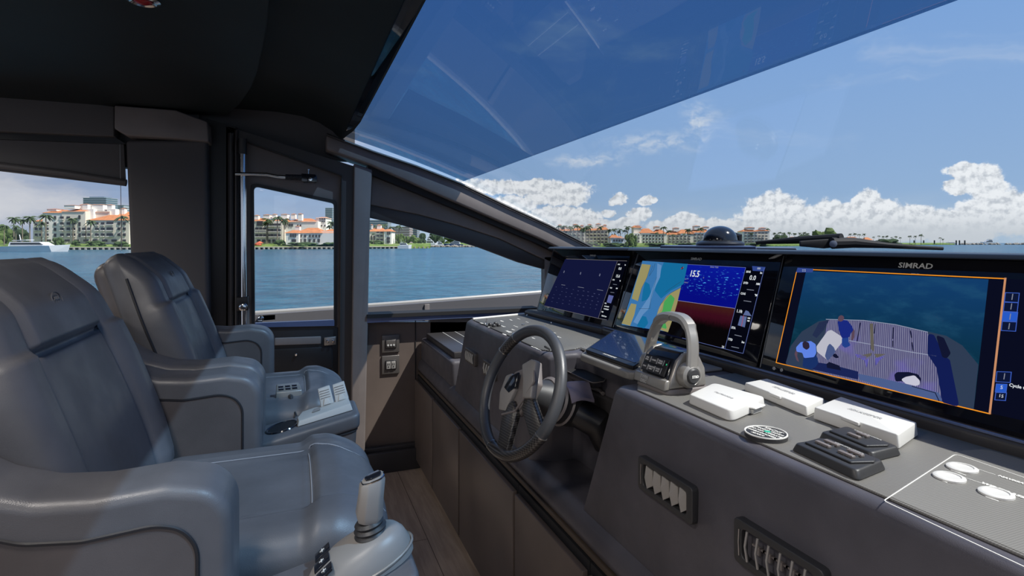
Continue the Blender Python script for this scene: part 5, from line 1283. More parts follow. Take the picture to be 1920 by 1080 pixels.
# grip: hexagon-ish column slightly flaring to the bevelled top
gp = jb(-.004, 0, .064); gu = V(.10, .03, 1).normalized(); gx = V(1, 0, -.1).normalized(); gy = gu.cross(gx)
def ringg(w, d, h, tl=0): 
    return rloop([gp + gx*(w*a_) + gy*(d*b_) + gu*(h + tl*a_) for a_, b_ in ((-1, -.55), (-.45, -1), (.6, -1), (1, -.5), (1, .5), (.6, 1), (-.45, 1), (-1, .55))], .006, 2)
bm = nbm(); rr_ = [ringg(.016, .017, 0), ringg(.0195, .0205, .010), ringg(.018, .019, .038), ringg(.018, .018, .058, .006), ringg(.014, .014, .065, .006)]
vr = [[bm.verts.new(p) for p in r_] for r_ in rr_]; n_ = len(vr[0])
for a_, b_ in zip(vr, vr[1:]):
    for k in range(n_): bm.faces.new((a_[k], a_[(k+1) % n_], b_[(k+1) % n_], b_[k]))
bm.faces.new(vr[-1]); bm.faces.new(vr[0][::-1]); gr = obj('grip', bm, 'grey_plastic', t, smooth=50)
bm = nbm(); c2 = gp + gu*.0655; prism(bm, rloop([c2 + gx*a_ + gy*b_ + gu*(a_*.4) for a_, b_ in ((-.011, -.007), (-.004, -.011), (.010, -.010), (.012, .0), (.009, .010), (-.005, .010), (-.012, .004))], .003, 3), gu*.0025); obj('top_button', bm, 'dark_gloss', gr, bevel=.0008)
bm = nbm(); tube(bm, [p + gu*.0 for p in ringg(.0155, .0155, .0625, .006)], .0012, 5, closed=True); obj('chrome_collar', bm, 'chrome', gr)
for k, (x, y) in enumerate(((-.078, .026), (-.080, -.002), (-.078, -.030))):
    bm = nbm(); obox(bm, jb(x, y, .029), xr*.012 + CN*.006, yr*.010, CN*.0022); b_ = obj('push_button', bm, 'dark_gloss', t, bevel=.001)
    b2 = nbm(); obox(b2, jb(x, y, .0325), xr*.0035 + CN*.0017, yr*.0008, CN*.0006); obox(b2, jb(x, y, .0325), xr*.0008, yr*.0035, CN*.0006); obj('button_symbol', b2, 'label_white', b_)
# ================================================================ WATER AND FAR SHORE
WZ = -2.6
r_ax = V(CS, -SN, 0); d_ax = V(SN, CS, 0)
def sea_fn(n, tc, b):
    a = n.noise(n.v('MULTIPLY', tc, (1.5, 1.5, 1)), 1.0, 5, .65); c = n.noise(n.v('MULTIPLY', tc, (.22, .22, 1)), 1.0, 4, .6)
    h = n.m('ADD', n.m('MULTIPLY', a, .42), n.m('MULTIPLY', c, 1.5))
    bp = n.node('ShaderNodeBump', {'Strength': 1.0, 'Distance': .8, 'Height': h}); n.l.new(bp.outputs[0], b.inputs['Normal'])
    big = n.noise(n.v('MULTIPLY', tc, (.45, .45, 1)), 1.0, 5, .7); wide = n.noise(n.v('MULTIPLY', tc, (.012, .012, 1)), 1.0, 3)
    col = n.mix(n.ramp(big, .38, .64), (.006, .052, .095), (.030, .135, .205))
    return n.mix(n.m('MULTIPLY', n.ramp(wide, .4, .65), .35), col, (.05, .16, .22))
M['sea'] = fnmat('sea_water', sea_fn, .22, .30)
bm = nbm(); box(bm, -6000, 9000, 5.5, 12000, WZ-.5, WZ); box(bm, 12, 9000, -3000, 5.5, WZ-.5, WZ)
struct('sea', bm, 'sea', smooth=0)
# foredeck just beyond the windscreen base (low, mostly hidden)
bm = nbm(); box(bm, 2.45, 9, -3, 4.5, .75, .85); struct('foredeck', bm, 'deck_grey', smooth=0)
shore = [(-900, 300), (-300, 303), (-50, 308), (240, 321), (480, 338), (620, 352), (760, 385), (806, 402), (808, 560), (960, 600), (1030, 600), (1036, 470), (1200, 520), (1450, 610), (1560, 720), (1640, 880), (1720, 980), (1790, 1040)]
def sp3(px, t, z): p = atT(px, HY, t); return V(p.x, p.y, z)
def grass_fn(n, tc, b):
    return n.mix(n.ramp(n.noise(tc, .15, 4), .35, .65), (.10, .17, .035), (.20, .26, .07))
M['grass'] = fnmat('lawn_grass', grass_fn, .9, .2)
bm = nbm(); rows = [[bm.verts.new(sp3(px, t, WZ-.3)), bm.verts.new(sp3(px, t+.3, -1.15)), bm.verts.new(sp3(px, t+26, .85)), bm.verts.new(sp3(px, t+60, 1.0)), bm.verts.new(sp3(px, max(t+200, 1200), 1.1))] for px, t in shore]
for a, b in zip(rows, rows[1:]):
    for j in range(4): bm.faces.new((a[j], b[j], b[j+1], a[j+1]))
struct('lawn_shore', bm, 'grass', smooth=0)
M['stucco'] = principled('cream_stucco', (.80, .70, .58), .85, var=.06, vscale=.1)
M['stucco_w'] = principled('white_stucco', (.88, .82, .74), .85, var=.05, vscale=.1)
M['tile'] = principled('terracotta_tile', (.52, .19, .07), .8, var=.18, vscale=.6)
M['win'] = principled('shaded_window', (.045, .042, .045), .25)
M['rail'] = principled('pale_railing', (.62, .58, .53), .7)
M['concrete'] = principled('seawall_concrete', (.46, .41, .33), .9)
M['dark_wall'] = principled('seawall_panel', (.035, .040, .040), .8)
M['tower_glass'] = principled('tower_glass', (.10, .17, .22), .15, spec=.8)
M['tower_floor'] = principled('tower_floor_slab', (.42, .44, .47), .7)
M['tower_brown'] = principled('tower_brown', (.30, .23, .22), .8)
M['hedge'] = principled('hedge_green', (.055, .095, .025), .9, var=.4, vscale=.5)
M['leafd'] = principled('dark_foliage', (.035, .065, .022), .9, var=.4, vscale=.35)
M['leaf'] = principled('bright_foliage', (.09, .135, .030), .9, var=.4, vscale=.35)
M['palm_leaf'] = principled('palm_frond', (.050, .080, .025), .8)
M['trunk'] = principled('palm_trunk', (.20, .16, .12), .9)
M['boat_white'] = principled('boat_white', (.78, .78, .78), .3)
M['boat_blue'] = principled('boat_blue', (.02, .06, .16), .3)
M['boat_glass'] = principled('boat_window', (.02, .025, .03), .15)
M['rock'] = principled('rock', (.30, .27, .23), .9, var=.3, vscale=.3)
M['orange_cloth'] = principled('orange_canvas', (.62, .13, .06), .7)

# seawall along the lawn
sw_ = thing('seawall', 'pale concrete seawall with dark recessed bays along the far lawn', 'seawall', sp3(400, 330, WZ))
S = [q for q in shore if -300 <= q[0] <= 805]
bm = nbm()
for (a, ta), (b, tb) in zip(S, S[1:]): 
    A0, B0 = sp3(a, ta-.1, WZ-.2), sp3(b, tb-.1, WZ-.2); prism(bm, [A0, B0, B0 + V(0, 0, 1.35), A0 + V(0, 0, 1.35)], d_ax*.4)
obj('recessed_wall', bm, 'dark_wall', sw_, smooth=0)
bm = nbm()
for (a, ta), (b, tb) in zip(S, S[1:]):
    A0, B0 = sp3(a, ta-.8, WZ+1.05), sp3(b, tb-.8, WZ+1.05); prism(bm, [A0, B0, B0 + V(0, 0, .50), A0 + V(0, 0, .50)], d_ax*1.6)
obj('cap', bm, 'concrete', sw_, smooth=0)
def st(px):
    for (a, ta), (b, tb) in zip(shore, shore[1:]):
        if a <= px <= b: return ta + (tb-ta)*(px-a)/(b-a)
    return shore[-1][1]
for px in [q for q in range(-4, 250, 11)] + [q for q in range(468, 640, 9)] + [q for q in range(690, 806, 8)]:
    p = sp3(px, st(px)-.7, WZ-.2); bm = nbm(); obox(bm, p + V(0, 0, .7), r_ax*.45, d_ax*.5, (0, 0, .7)); obj('post', bm, 'concrete', sw_, smooth=0)

# --- buildings, described by facade rectangles at distance t
def m2(px, t): return px*t/FPX
def building(label, t, rects, roofs, wins, group='waterfront residences', chim=(), arches=()):
    xs = [r[0] for r in rects] + [r[2] for r in rects]; px0, px1 = min(xs), max(xs); yb = max(r[3] for r in rects)
    root = atT((px0+px1)/2, yb, t); b = thing('residence', label, 'building', root, group=group)
    for (x0, y0, x1, y1, dep, off, mat) in rects:
        bm = nbm(); tt = t + off; P = [sp3(x0, tt, .2), sp3(x1, tt, .2), atT(x1, y0, tt), atT(x0, y0, tt)]; prism(bm, P, d_ax*dep); obj('wall', bm, mat, b, smooth=0)
    for (x0, x1, ye, yr, dep, off) in roofs:
        tt = t + off; bm = nbm(); ov = m2(1.2, t)
        A, B = atT(x0, ye, tt) - r_ax*ov - d_ax*ov, atT(x1, ye, tt) + r_ax*ov - d_ax*ov
        C, D = B + d_ax*(dep+2*ov), A + d_ax*(dep+2*ov); h = m2(ye-yr, t); w = (B-A).length; ins = min(w*.32, dep*.5)
        E1 = (A+D)/2 + r_ax*ins + V(0, 0, h); F1 = (B+C)/2 - r_ax*ins + V(0, 0, h)
        v = [bm.verts.new(p) for p in (A, B, C, D, E1, F1)]
        for f in ((0, 1, 5, 4), (1, 2, 5), (2, 3, 4, 5), (3, 0, 4), (3, 2, 1, 0)): bm.faces.new([v[i] for i in f])
        obj('roof', bm, 'tile', b, smooth=0)
    for (x0, x1, n, rows, w, h, off, rail) in wins:
        for yy in rows:
            for k in range(n):
                cx = x0 + (x1-x0)*(k+.5)/n; c = atT(cx, yy, t+off) ; bm = nbm()
                obox(bm, c + V(0, 0, 0), r_ax*m2(w/2, t), d_ax*.18, (0, 0, m2(h/2, t))); obj('window', bm, 'win', b, smooth=0)
                if rail:
                    bm = nbm(); obox(bm, c - V(0, 0, m2(h*.36, t)) - d_ax*.5, r_ax*m2(w*.56, t), d_ax*.35, (0, 0, m2(h*.15, t))); obj('balcony', bm, 'rail', b, smooth=0)
    for (x0, x1, y0, y1, off) in chim:
        c = atT((x0+x1)/2, (y0+y1)/2, t+off+3); bm = nbm(); obox(bm, c, r_ax*m2((x1-x0)/2, t), d_ax*m2((x1-x0)/2, t), (0, 0, m2((y1-y0)/2, t))); tw = obj('turret', bm, 'stucco_w', b, smooth=0)
        bm = nbm(); q = c + V(0, 0, m2((y1-y0)/2, t)); wd = m2((x1-x0)/2 + .7, t); v = [bm.verts.new(q + r_ax*a_ + d_ax*b_) for a_, b_ in ((-wd, -wd), (wd, -wd), (wd, wd), (-wd, wd))] + [bm.verts.new(q + V(0, 0, m2(1.3, t)))]
        for f in ((0, 1, 4), (1, 2, 4), (2, 3, 4), (3, 0, 4), (3, 2, 1, 0)): bm.faces.new([v[i] for i in f])
        obj('turret_roof', bm, 'tile', tw, smooth=0)
    return b
SU, SW = 'stucco', 'stucco_w'
building('large cream residence with stepped terracotta roofs seen through the aft side window', 345,
    [(62, 415, 82, 456, 14, 4, SU), (80, 399, 118, 456, 16, 0, SW), (116, 396, 160, 456, 16, -1, SU), (157, 392, 175, 456, 12, 3, SW), (174, 396, 206, 456, 14, 5, SU), (203, 392, 216, 430, 10, 6, SW), (162, 413, 242, 456, 16, -3, SU), (214, 405, 245, 430, 12, 8, SW)],
    [(62, 82, 415, 409, 14, 4), (80, 118, 399, 392, 16, 0), (118, 158, 397, 390, 16, -1), (164, 242, 413, 402, 16, -3), (212, 246, 404, 396, 12, 8), (174, 204, 398, 394, 12, 5)],
    [(64, 80, 2, (422, 430, 441), 5, 6, 4, 1), (82, 94, 1, (419, 430, 441), 6, 6, -.2, 1), (98, 108, 1, (408, 420, 430, 441), 4, 6, -.2, 0), (110, 134, 2, (409, 420, 430, 441), 6, 6.5, -1.2, 1), (134, 142, 1, (420, 430, 441), 6, 6.5, -1.2, 1), (146, 152, 1, (407, 420, 430, 441), 3.5, 7, -1.2, 0), (152, 172, 2, (430, 441), 6, 6.5, -3.2, 1), (176, 198, 2, (420, 430, 441), 6, 6.5, -3.2, 1), (198, 214, 1, (419, 430, 441), 12, 7, -3.2, 1), (218, 238, 2, (419, 429, 440), 5, 5, -3.2, 0), (82, 240, 9, (451,), 9, 4, -3.4, 0)],
    chim=[(128, 148, 385.5, 392, 0), (152, 158, 384, 396, 2), (158, 168, 383, 398, 2), (174, 181, 384, 398, 4), (181, 200, 384, 396, 6), (204, 213, 384, 400, 5), (228, 236, 391, 402, 8), (95, 113, 392.5, 396, 3)])
building('white residence with long orange roof and stair tower seen through the door window', 372,
    [(474, 414, 530, 457, 16, 0, SU), (529, 415, 596, 457, 16, 4, SW), (592, 408, 611, 457, 12, 10, SW)],
    [(470, 500, 415, 408, 14, 0), (506, 540, 416, 409, 14, 1), (537, 592, 416, 408.5, 16, 4), (592, 611, 409, 406, 12, 10)],
    [(480, 494, 1, (419,), 11, 9, -.2, 0), (478, 500, 3, (429.5, 433, 442), 6, 6, -.2, 1), (499, 527, 4, (422, 432.5, 442), 6, 6, -.2, 1), (541, 550, 2, (422,), 3, 5, 3.8, 0), (556, 566, 2, (423,), 2.5, 4, 3.8, 0), (598, 610, 3, (410.5, 415), 2.2, 3, 9.8, 0), (600, 612, 2, (423,), 2, 3, 9.8, 0), (480, 528, 5, (452,), 6, 6, -.3, 0)],
    chim=[(478, 486, 404, 412, 1), (496, 508, 403, 410, 2), (512, 519, 402, 411, 2), (529, 541, 402, 411, 3), (547, 555, 401.5, 411, 5), (560, 567.5, 401, 414, 3)])
building('low white clubhouse with a broad bright orange roof in front of the white residence', 352,
    [(536, 437, 560, 457, 12, -3, SW), (556, 437, 626, 457, 14, 0, SW), (600, 434, 640, 457, 14, 2, SW)],
    [(534, 560, 437, 431, 12, -3), (553, 604, 437, 426.5, 16, 0), (596, 644, 437, 429, 16, 1)],
    [(543, 556, 3, (441.5,), 2.6, 6, -3.3, 0), (560, 576, 2, (442.5,), 4, 5, -.3, 0), (578, 602, 4, (442.5,), 3, 5, -.3, 0), (604, 632, 8, (442.5,), 1.8, 4.5, 1.5, 0), (546, 556, 1, (451,), 8, 5, -3.3, 0), (559, 602, 5, (451,), 4, 6, -.3, 0), (604, 630, 4, (451.5,), 3.4, 5, 1.5, 0)],
    chim=[(555, 563, 424.5, 432, 1)])
building('villa with terracotta roof and arched bay behind the forward side window', 400,
    [(690, 434, 722, 457, 12, 0, SU), (720, 434, 734, 457, 12, -2, SW)],
    [(690, 722, 434, 426.5, 12, 0), (716, 735, 434, 429, 12, -2)],
    [(694, 704, 2, (446,), 2.4, 8, -.3, 0), (705, 719, 2, (436.5, 443, 450), 5, 4, -.3, 1), (725, 732, 2, (437,), 2.2, 6, -2.4, 0), (724, 732, 1, (447, 453), 6, 5, -2.4, 0)],
    chim=[(696, 699, 421.5, 430, 0), (707.5, 715, 422, 431, 2)])
for lab, x0, x1, yt, n in (('cream residence with balconies at the foot of the windscreen pillar, farthest left in the windscreen', 1040, 1098, 424, 7), ('cream residence with balconies between the pillar end and the small orange-roofed house', 1096, 1141, 423, 6)):
    building(lab, 500 if x0 < 1090 else 522, [(x0, yt+8, x1, 458, 16, 0, SU), (x0+8, yt+3, x1-12, 440, 14, 3, SW)], [(x0, x0+(x1-x0)*.55, yt+9, yt+2, 14, 0), (x0+(x1-x0)*.5, x1, yt+8, yt, 14, 0)],
        [(x0+2, x1-1, n, (436, 442.5, 449, 455), 4.4, 4.0, -.3, 1)], chim=[(x0+6, x0+13, yt-2, yt+5, 3), (x1-24, x1-15, yt-3, yt+4, 3), (x1-10, x1-4, yt-1, yt+7, 3)])
building('small orange-roofed house beside the tall residences', 498, [(1145, 445, 1171, 458, 10, 0, SW)], [(1144, 1162, 446, 440, 12, 0), (1158, 1171, 447, 443, 12, 0)], [(1149, 1169, 4, (451,), 3, 4, -.3, 0)])
building('long residence with several orange roofs and a corner tower, left of the compass', 560,
    [(1186, 437, 1200, 458, 14, 0, SW), (1197, 438, 1250, 458, 14, 2, SW), (1248, 440, 1300, 458, 14, 3, SU), (1296, 437, 1340, 458, 14, 4, SU), (1188, 426, 1202, 446, 10, 5, SU)],
    [(1186, 1204, 426.5, 422.5, 10, 5), (1200, 1228, 437, 428, 14, 2), (1226, 1250, 438, 430, 14, 2), (1250, 1276, 440, 432, 14, 3), (1272, 1302, 438, 430, 14, 3), (1298, 1332, 436, 426, 14, 4)],
    [(1190, 1200, 2, (441, 447, 453), 2.4, 3, -.3, 1), (1204, 1246, 7, (442, 448, 454), 3.2, 3, 1.7, 0), (1252, 1296, 6, (444, 449, 454.5), 3.6, 3, 2.7, 1), (1300, 1334, 5, (441, 447, 453), 3.6, 3.4, 3.7, 1)],
    chim=[(1192, 1200, 423.5, 428, 6), (1226, 1236, 425, 430, 5), (1262, 1272, 427.5, 434, 5), (1300, 1311, 424, 431, 5), (1318, 1328, 425.5, 430, 6)])
building('pale residence with flat terracotta caps, right of the compass', 600,
    [(1392, 434, 1420, 458, 14, 0, SW), (1418, 433, 1443, 458, 14, 1, SU)], [(1392, 1420, 434, 429.5, 12, 0), (1420, 1443, 433, 430, 12, 1)],
    [(1395, 1440, 7, (437.5, 443, 448.5, 454), 4.2, 3.0, -.4, 1)], chim=[(1398, 1412, 426.8, 431, 2), (1424, 1434, 427.5, 431, 2)])
building('low orange-roofed house beyond the dark trees', 800, [(1484, 448, 1512, 457, 10, 0, SW)], [(1482, 1498, 448, 444, 12, 0), (1496, 1513, 449, 445, 12, 0)], [(1486, 1510, 3, (452,), 4, 2.5, -.4, 0)])
building('orange-roofed house right of the rounded tree', 900, [(1586, 449, 1616, 457, 10, 0, SW)], [(1588, 1612, 449, 444, 12, 0), (1622, 1636, 450, 445, 12, 10)], [(1590, 1612, 4, (453,), 3, 2.5, -.4, 0)])
# towers behind
def tower(label, t, x0, y0, x1, y1, floors, mat, slab, cap=None):
    b = thing('tower_block', label, 'building', atT((x0+x1)/2, y1, t), group='towers behind the residences')
    bm = nbm(); P = [sp3(x0, t, .2), sp3(x1, t, .2), atT(x1, y0, t), atT(x0, y0, t)]; prism(bm, P, d_ax*18); obj('wall', bm, mat, b, smooth=0)
    for k in range(floors):
        y = y0 + (y1-y0)*k/floors; bm = nbm(); c = atT((x0+x1)/2, y, t); obox(bm, c + d_ax*9, r_ax*m2((x1-x0)/2+.6, t), d_ax*9.6, (0, 0, m2(.35, t))); obj('floor_slab', bm, slab, b, smooth=0)
    if cap: bm = nbm(); c = atT((x0+x1)/2, y0-1.2, t); obox(bm, c + d_ax*9, r_ax*m2((x1-x0)*.32, t), d_ax*6, (0, 0, m2(1.2, t))); obj('roof_plant', bm, 'tower_glass', b, smooth=0)
tower('glass tower with dark roof plant rising behind the large cream residence', 620, 156, 371, 199, 455, 22, 'tower_glass', 'tower_floor', True)
tower('pale distant block just right of the large cream residence roofs', 700, 214, 385, 232, 455, 16, 'tower_floor', 'tower_glass')
tower('blue glass tower at the right edge of the door window', 640, 610, 390, 623, 455, 20, 'tower_glass', 'tower_floor')
tower('slimmer pale blue tower touching the right edge of the door window', 700, 622, 395, 632, 455, 18, 'tower_floor', 'tower_glass')
tower('pinkish apartment block behind the villa', 560, 737, 425, 768, 456, 7, 'tower_brown', 'tower_floor')
tower('slim grey blue tower beside the pinkish block', 620, 768, 427, 782, 456, 8, 'tower_glass', 'tower_brown')
tower('flat grey block at the left edge of the forward side window', 620, 690, 413, 727, 456, 10, 'tower_glass', 'tower_floor')

# --- vegetation
def groundz(px, t):
    e = t - st(px)
    return -1.15 + 2.0*e/26 if e < 26 else .85 + .15*min(1, (e-26)/34)
def palm_proto(seed, label):
    rr = random.Random(seed); t = thing('palm_tree', label, 'palm tree', (0, 0, 0), group='palm trees on the far shore'); ROOTS[t.name] = V(0, 0, 0)
    lean = rr.uniform(-.03, .03); bm = nbm(); tube(bm, [(0, 0, 0), (lean*.3, 0, .4), (lean, 0, .86)], [.024, .017, .014], 7); obj('trunk', bm, 'trunk', t)
    bm = nbm(); n = 17
    for i in range(n):
        a = i*2.4 + rr.uniform(-.2, .2); el = rr.uniform(-.1, 1.1); L = rr.uniform(.17, .24); px_, pz = 0, 0; prev = None
        for k in range(6):
            s = k/5; x = L*s*math.cos(el*(1-s*.9))*1.0; z = L*(math.sin(el)*s - 1.15*s*s*(.55 + .3*math.cos(el)))
            w = .036*math.sin(math.pi*min(1, s*.85+.12)); c = V(lean + math.cos(a)*x, math.sin(a)*x, .86 + z); sd = V(-math.sin(a), math.cos(a), 0)
            cur = [bm.verts.new(c - sd*w - V(0, 0, w*.7)), bm.verts.new(c), bm.verts.new(c + sd*w - V(0, 0, w*.7))]
            if prev: bm.faces.new((prev[0], cur[0], cur[1], prev[1])); bm.faces.new((prev[1], cur[1], cur[2], prev[2]))
            prev = cur
    obj('fronds', bm, 'palm_leaf', t, smooth=0)
    return t
PALMS = []; PN = [0]
def palm(px, ytop, ybase, t, label):
    t += (PN[0] % 2) * 9; gz = groundz(px, t); root = sp3(px, t, gz - .3); h = (atT(px, ytop, t).z - root.z)*1.05; i = PN[0] % 3; PN[0] += 1
    if len(PALMS) < 3:
        p = palm_proto(10+len(PALMS), label); PALMS.append(p); p.location = root; p.scale = (h, h, h); p.rotation_euler = (0, 0, px); return p
    return dup(PALMS[i], root, label, rz=px*1.7, scale=(h, h, h))
def where(px):
    if px < 60: return 'by the shore left of the large cream residence'
    if px < 245: return 'in front of the large cream residence'
    if px < 640: return 'near the white residence seen through the door window'
    if px < 880: return 'near the villa seen through the forward side window'
    if px < 1180: return 'among the balcony residences at the foot of the pillar'
    if px < 1345: return 'by the long orange-roofed residence'
    if px < 1450: return 'by the residence right of the compass'
    if px < 1600: return 'in the dark tree line right of the residences'
    return 'on the low point at far right'
plist = [(8, 420, 455, 325), (26, 404, 458, 322), (42, 408, 458, 328), (56, 402, 458, 330), (86, 399, 456, 332), (137, 406, 456, 334), (170, 410, 456, 326), (228, 402, 458, 328), (78, 414, 457, 329), (30, 420, 459, 320),
    (502, 407, 455, 355), (520, 403, 455, 360), (532.5, 407, 457, 355), (622, 413, 450, 370), (618, 420, 452, 380), (500, 412, 452, 362),
    (707, 419, 436, 420), (720, 418, 440, 420), (733, 423, 452, 410), (748, 420, 440, 430), (700, 436, 454, 388),
    (1048, 421, 440, 480), (1058, 421, 440, 490), (1070, 422, 445, 480), (1083, 420, 440, 480), (1092, 425, 458, 480), (1098, 424, 458, 478), (1104, 421, 445, 478), (1125, 422, 440, 500), (1142, 428, 456, 490), (1152, 427, 452, 520), (1163, 427, 452, 520), (1177, 422, 450, 520), (1160, 432, 456, 515), (1172, 430, 456, 515),
    (1232, 434, 457, 538), (1244, 423, 450, 536), (1254, 430, 452, 540), (1290, 427, 448, 538), (1262, 438, 457, 545), (1313, 425, 445, 540), (1282, 436, 457, 545),
    (1400, 430, 450, 620), (1426, 427, 440, 640), (1433, 426, 440, 640), (1438, 427, 440, 640), (1408, 435, 457, 590),
    (1452, 435, 452, 700), (1462, 434, 452, 700), (1470, 435, 452, 700), (1480, 434, 452, 700), (1490, 436, 452, 720), (1500, 435, 452, 720), (1508, 434, 452, 720), (1514, 436, 452, 720),
    (1594, 437, 456, 880), (1603, 436, 456, 882), (1611, 438, 456, 880), (1620, 437, 456, 900), (1638, 443, 457, 930), (1648, 441, 457, 930), (1656, 442, 457, 930), (1663, 441, 457, 930), (1672, 444, 457, 940), (1680, 442, 457, 940), (1688, 444, 457, 940),
    (1706, 441, 458, 960), (1716, 441, 458, 960), (1727, 438, 459, 960), (1763, 444.5, 457, 1000), (1768, 447, 457, 1000)]
from collections import Counter
cnt = Counter(); 
def ordinal(i): return ['leftmost', 'second from left', 'third from left', 'fourth from left', 'fifth from left', 'sixth from left', 'seventh from left', 'eighth from left', 'ninth from left', 'tenth from left', 'eleventh from left', 'twelfth from left', 'thirteenth from left', 'fourteenth from left', 'fifteenth from left', 'sixteenth from left', 'seventeenth from left', 'eighteenth from left'][i]
byw = {}
for q in plist: byw.setdefault(where(q[0]), []).append(q)
for w_, qs in byw.items():
    for i, q in enumerate(sorted(qs)): palm(*q, f'palm tree {ordinal(i)} {w_}')
def blob_proto(seed, name, cat, mat, flat=1.0, n=26):
    rr = random.Random(seed); bm = nbm()
    for i in range(n):
        a = rr.uniform(0, 6.28); rad = rr.uniform(0, .75)**.7; c = V(math.cos(a)*rad*.8, math.sin(a)*rad*.5, (rr.uniform(.15, .8) - .25*rad*rad)*flat); r = rr.uniform(.16, .30)
        ico = bmesh.ops.create_icosphere(bm, subdivisions=2, radius=r, matrix=Matrix.Translation(c))
        for v in ico['verts']: v.co += V(rr.uniform(-1, 1), rr.uniform(-1, 1), rr.uniform(-1, 1))*r*.22
    return bm
BL = {}
def blob(kind, name, cat, px0, px1, ytop, ybase, t, label, group, mat, seed=1):
    w = m2((px1-px0)/2, t); h = m2(ybase-ytop, t); root = atT((px0+px1)/2, ybase+.6, t)
    key = (kind, mat, seed % 2)
    if key not in BL:
        b = blob_proto(seed, name, cat, mat); me_o = obj(name, b, mat, smooth=0); BL[key] = me_o; o = me_o
    else:
        o = BL[key].copy(); COL.objects.link(o)
    o.location = root; o.scale = (w*1.02, max(w*.7, 3), h*.98); o.rotation_euler = (0, 0, -YAW); o['label'] = label; o['category'] = cat; o['group'] = group
    return o
for i, (a, b, yt, yb, t, lab, mat) in enumerate([
    (-30, 30, 418, 455, 350, 'broad leafy tree at the left edge of the aft side window', 'leaf'), (10, 62, 425, 456, 360, 'leafy tree behind the palms left of the large cream residence', 'leafd'),
    (740, 762, 436, 456, 405, 'round tree right of the villa in the forward side window', 'leaf'), (758, 790, 440, 455, 420, 'low spreading tree before the slim grey blue tower', 'leaf'), (780, 802, 435, 455, 430, 'tree just left of the tall dark tree in the forward side window', 'leafd'),
    (795, 838, 430, 455, 615, 'tall dark tree above the white yachts', 'leafd'), (830, 880, 438, 456, 640, 'tree behind the blue yacht', 'leaf'), (870, 960, 444, 458, 660, 'long low tree line where the forward side window narrows', 'leafd'),
    (1170, 1196, 435, 458, 510, 'round green tree between the small house and the long residence', 'leaf'), (1140, 1160, 436, 457, 540, 'dark tree behind the small orange-roofed house', 'leafd'), (1336, 1396, 436, 458, 640, 'tree mass behind the compass dome', 'leafd'),
    (1440, 1485, 437, 458, 740, 'tree line just right of the flat-capped residence', 'leafd'), (1478, 1530, 438, 458, 785, 'tree line left of the rounded tree', 'leafd'), (1516, 1584, 427, 456, 820, 'large rounded umbrella-shaped tree on the low point', 'leaf'),
    (1578, 1625, 445, 458, 940, 'low greenery under the palms right of the rounded tree', 'leafd'), (1630, 1695, 446, 458, 935, 'low greenery behind the small beach houses', 'leafd')]):
    blob('tree', 'leafy_tree', 'tree', a, b, yt, yb, t, lab, 'leafy trees on the far shore', mat, i)
for i, (a, b, yt, yb, t, lab) in enumerate([
    (98, 122, 443, 459, 326, 'dark rounded shrub before the middle of the large cream residence'), (132, 152, 449, 459, 326, 'low shrub right of the dark rounded one'), (160, 200, 450, 460, 326, 'long clipped hedge below the right wing of the large cream residence'), (206, 246, 451, 461, 324, 'reddish low hedge at the right edge of the aft side window'), (80, 100, 451, 459, 327, 'small shrub at the left end of the cream residence'),
    (508, 540, 448, 458, 350, 'shrub bed below the white residence'), (536, 600, 453, 460, 341, 'clipped hedge before the clubhouse, left half'), (596, 640, 453, 460, 341, 'clipped hedge before the clubhouse, right half'), (690, 722, 449, 459, 392, 'bright hedge before the villa'), 
    (1090, 1130, 453, 460, 482, 'shrubs at the foot of the balcony residences'), (1128, 1175, 454, 460, 485, 'shrubs before the small orange-roofed house'), (1196, 1260, 454, 460, 530, 'shrubs before the left half of the long residence'), (1258, 1345, 454, 460, 530, 'shrubs before the right half of the long residence'), (1385, 1450, 454, 460, 590, 'shrubs before the flat-capped residence')]):
    blob('shrub', 'shrub', 'shrub', a, b, yt, yb, t, lab, 'shrubs on the far lawn', 'hedge', i)
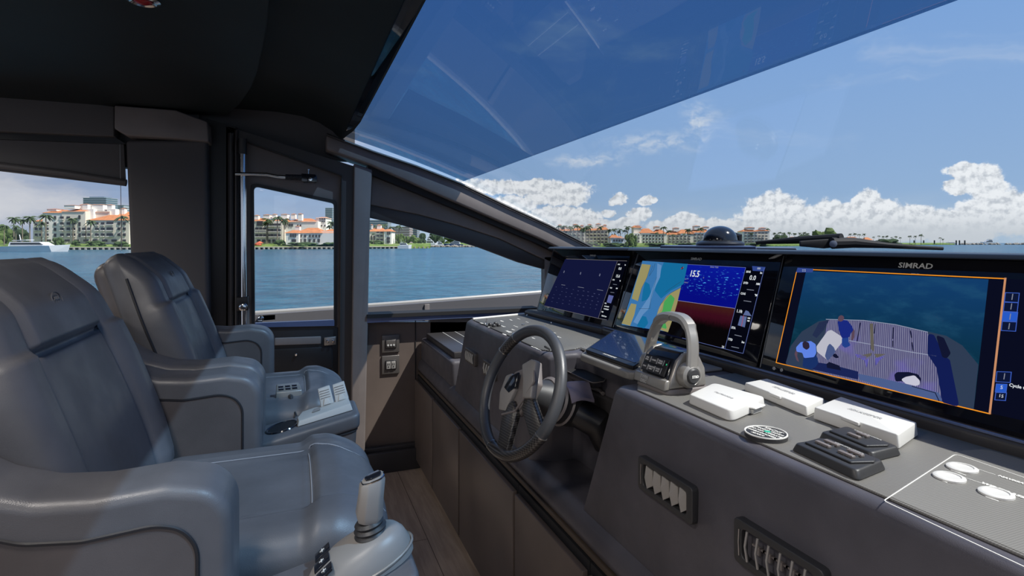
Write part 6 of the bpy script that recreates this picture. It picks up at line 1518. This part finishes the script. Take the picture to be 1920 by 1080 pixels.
# --- boats
def yacht(label, px0, px1, ytop, ywl, t, hull='boat_white', tiers=2, flip=1):
    xm = (px0+px1)/2; root = sp3(xm, t, WZ); ywl = HY + (CAMZ - WZ)*FPX/t; b = thing('yacht', label, 'boat', root, group='boats across the water')
    L = m2(px1-px0, t)/2; H = m2(ywl-ytop, t)
    def q(x, y, z): return root + r_ax*(x*L*flip) + d_ax*(y*L*.25) + V(0, 0, z*H)
    bm = nbm(); lo = [q(-.95, -.8, -.05), q(.6, -.8, -.05), q(.92, 0, -.05), (q(.6, .8, -.05)), q(-.95, .8, -.05)]; hi = [q(-1, -1, .30), q(.55, -1, .36), q(1.0, 0, .42), q(.55, 1, .36), q(-1, 1, .30)]
    prism2(bm, lo, hi); obj('hull', bm, hull, b, smooth=0)
    x0, x1, z = -.72, .42, .33
    for k in range(tiers):
        bm = nbm(); h = .24 if k == 0 else .18
        prism2(bm, [q(x0, -.75, z), q(x1, -.75, z), q(x1, .75, z), q(x0, .75, z)], [q(x0+.04, -.7, z+h), q(x1-.22, -.7, z+h), q(x1-.22, .7, z+h), q(x0+.04, .7, z+h)]); c_ = obj('superstructure', bm, 'boat_white', b, smooth=0)
        bm = nbm(); prism(bm, [q(x0+.08, -.80, z+h*.35), q(x1-.10, -.80, z+h*.35), q(x1-.20, -.80, z+h*.8), q(x0+.08, -.80, z+h*.8)], d_ax*.1*L*.25); obj('window_band', bm, 'boat_glass', c_, smooth=0)
        z += h; x0 += .08; x1 -= .32
    bm = nbm(); tube(bm, [q(x0+.15, 0, z), q(x0+.10, 0, 1.0)], L*.012, 6); obj('mast', bm, 'boat_white', b)
    bm = nbm(); prism(bm, [q(x0, -.6, z+.06), q(x0+.42, -.6, z+.10), q(x0+.42, .6, z+.10), q(x0, .6, z+.06)], (0, 0, H*.03)); obj('hardtop', bm, 'boat_white', b, smooth=0)
    return b
yacht('white sports cruiser moored before the lawn, lower left of the aft side window', 8, 132, 440, 467, 250, tiers=1)
yacht('white motor boat moored just right of the villa', 746, 772, 448, 460.5, 378, tiers=1)
yacht('tall white yacht in the middle of the marina', 796, 822, 443, 462, 530, tiers=3)
yacht('smaller white yacht touching the bow of the blue yacht', 818, 836, 450, 461.5, 525, tiers=2)
yacht('large yacht with dark blue hull', 832, 868, 447, 461, 520, hull='boat_blue', tiers=2, flip=-1)
yacht('white boat moored before the beach houses', 1618, 1656, 450, 459.5, 960, tiers=1)
yacht('white motor yacht beyond the rock jetty', 1838, 1864, 446.5, 458.5, 1150, tiers=2, flip=-1)
yacht('low white boat between the mooring piles', 1772, 1798, 451, 459, 1050, tiers=1)
# --- jetty rocks, piles, low marina wall
for i, (a, b, t) in enumerate([(808, 905, 500), (1776, 1940, 1060)]):
    rr = random.Random(i); bm = nbm()
    for k in range(90):
        px = rr.uniform(a, b); c = sp3(px, t + rr.uniform(-3, 3), WZ + rr.uniform(0, .9)*(1.6 if i else 1)); s = rr.uniform(.7, 1.6)*(2.2 if i else 1)
        bmesh.ops.create_icosphere(bm, subdivisions=1, radius=s, matrix=Matrix.Translation(c))
    o = obj('rock_jetty', bm, 'rock', smooth=0); o['kind'] = 'stuff'; o['label'] = ['rough brown rocks along the marina entrance below the yachts', 'low line of rocks running out to the right edge of the sea'][i]; o['category'] = 'rocks'
for i, px in enumerate((1714, 1732, 1752, 1793, 1799, 1809)):
    bm = nbm(); c = sp3(px, 1010, WZ); tube(bm, [c, c + V(0, 0, 8.2)], 1.1, 8); o = obj('mooring_pile', bm, 'dark_wall'); o['label'] = f'dark mooring pile, {ordinal(i)} of six standing at far right'; o['category'] = 'mooring pile'; o['group'] = 'mooring piles at far right'
bm = nbm(); A, B = sp3(720, 392, -.95), sp3(768, 402, -.95); prism(bm, [A, B, B + V(0, 0, 1.3), A + V(0, 0, 1.3)], d_ax*.5); o = obj('garden_wall', bm, 'concrete', smooth=0); o['label'] = 'low pale wall running right from the villa lawn'; o['category'] = 'wall'
bm = nbm(); c = atT(487, 455, 350); lathe(bm, [(2.4, 0), (0, 1.3)], c - V(0, 0, .3), (0, 0, 1), 8); lathe(bm, [(2.2, 0), (2.2, 1.0), (0, 1.4)], c - V(1, 1, 1.6), (0, 0, 1), 10); o = obj('parasol', bm, 'orange_cloth', smooth=0); o['label'] = 'orange-red parasols on the lawn below the white residence'; o['category'] = 'parasol'
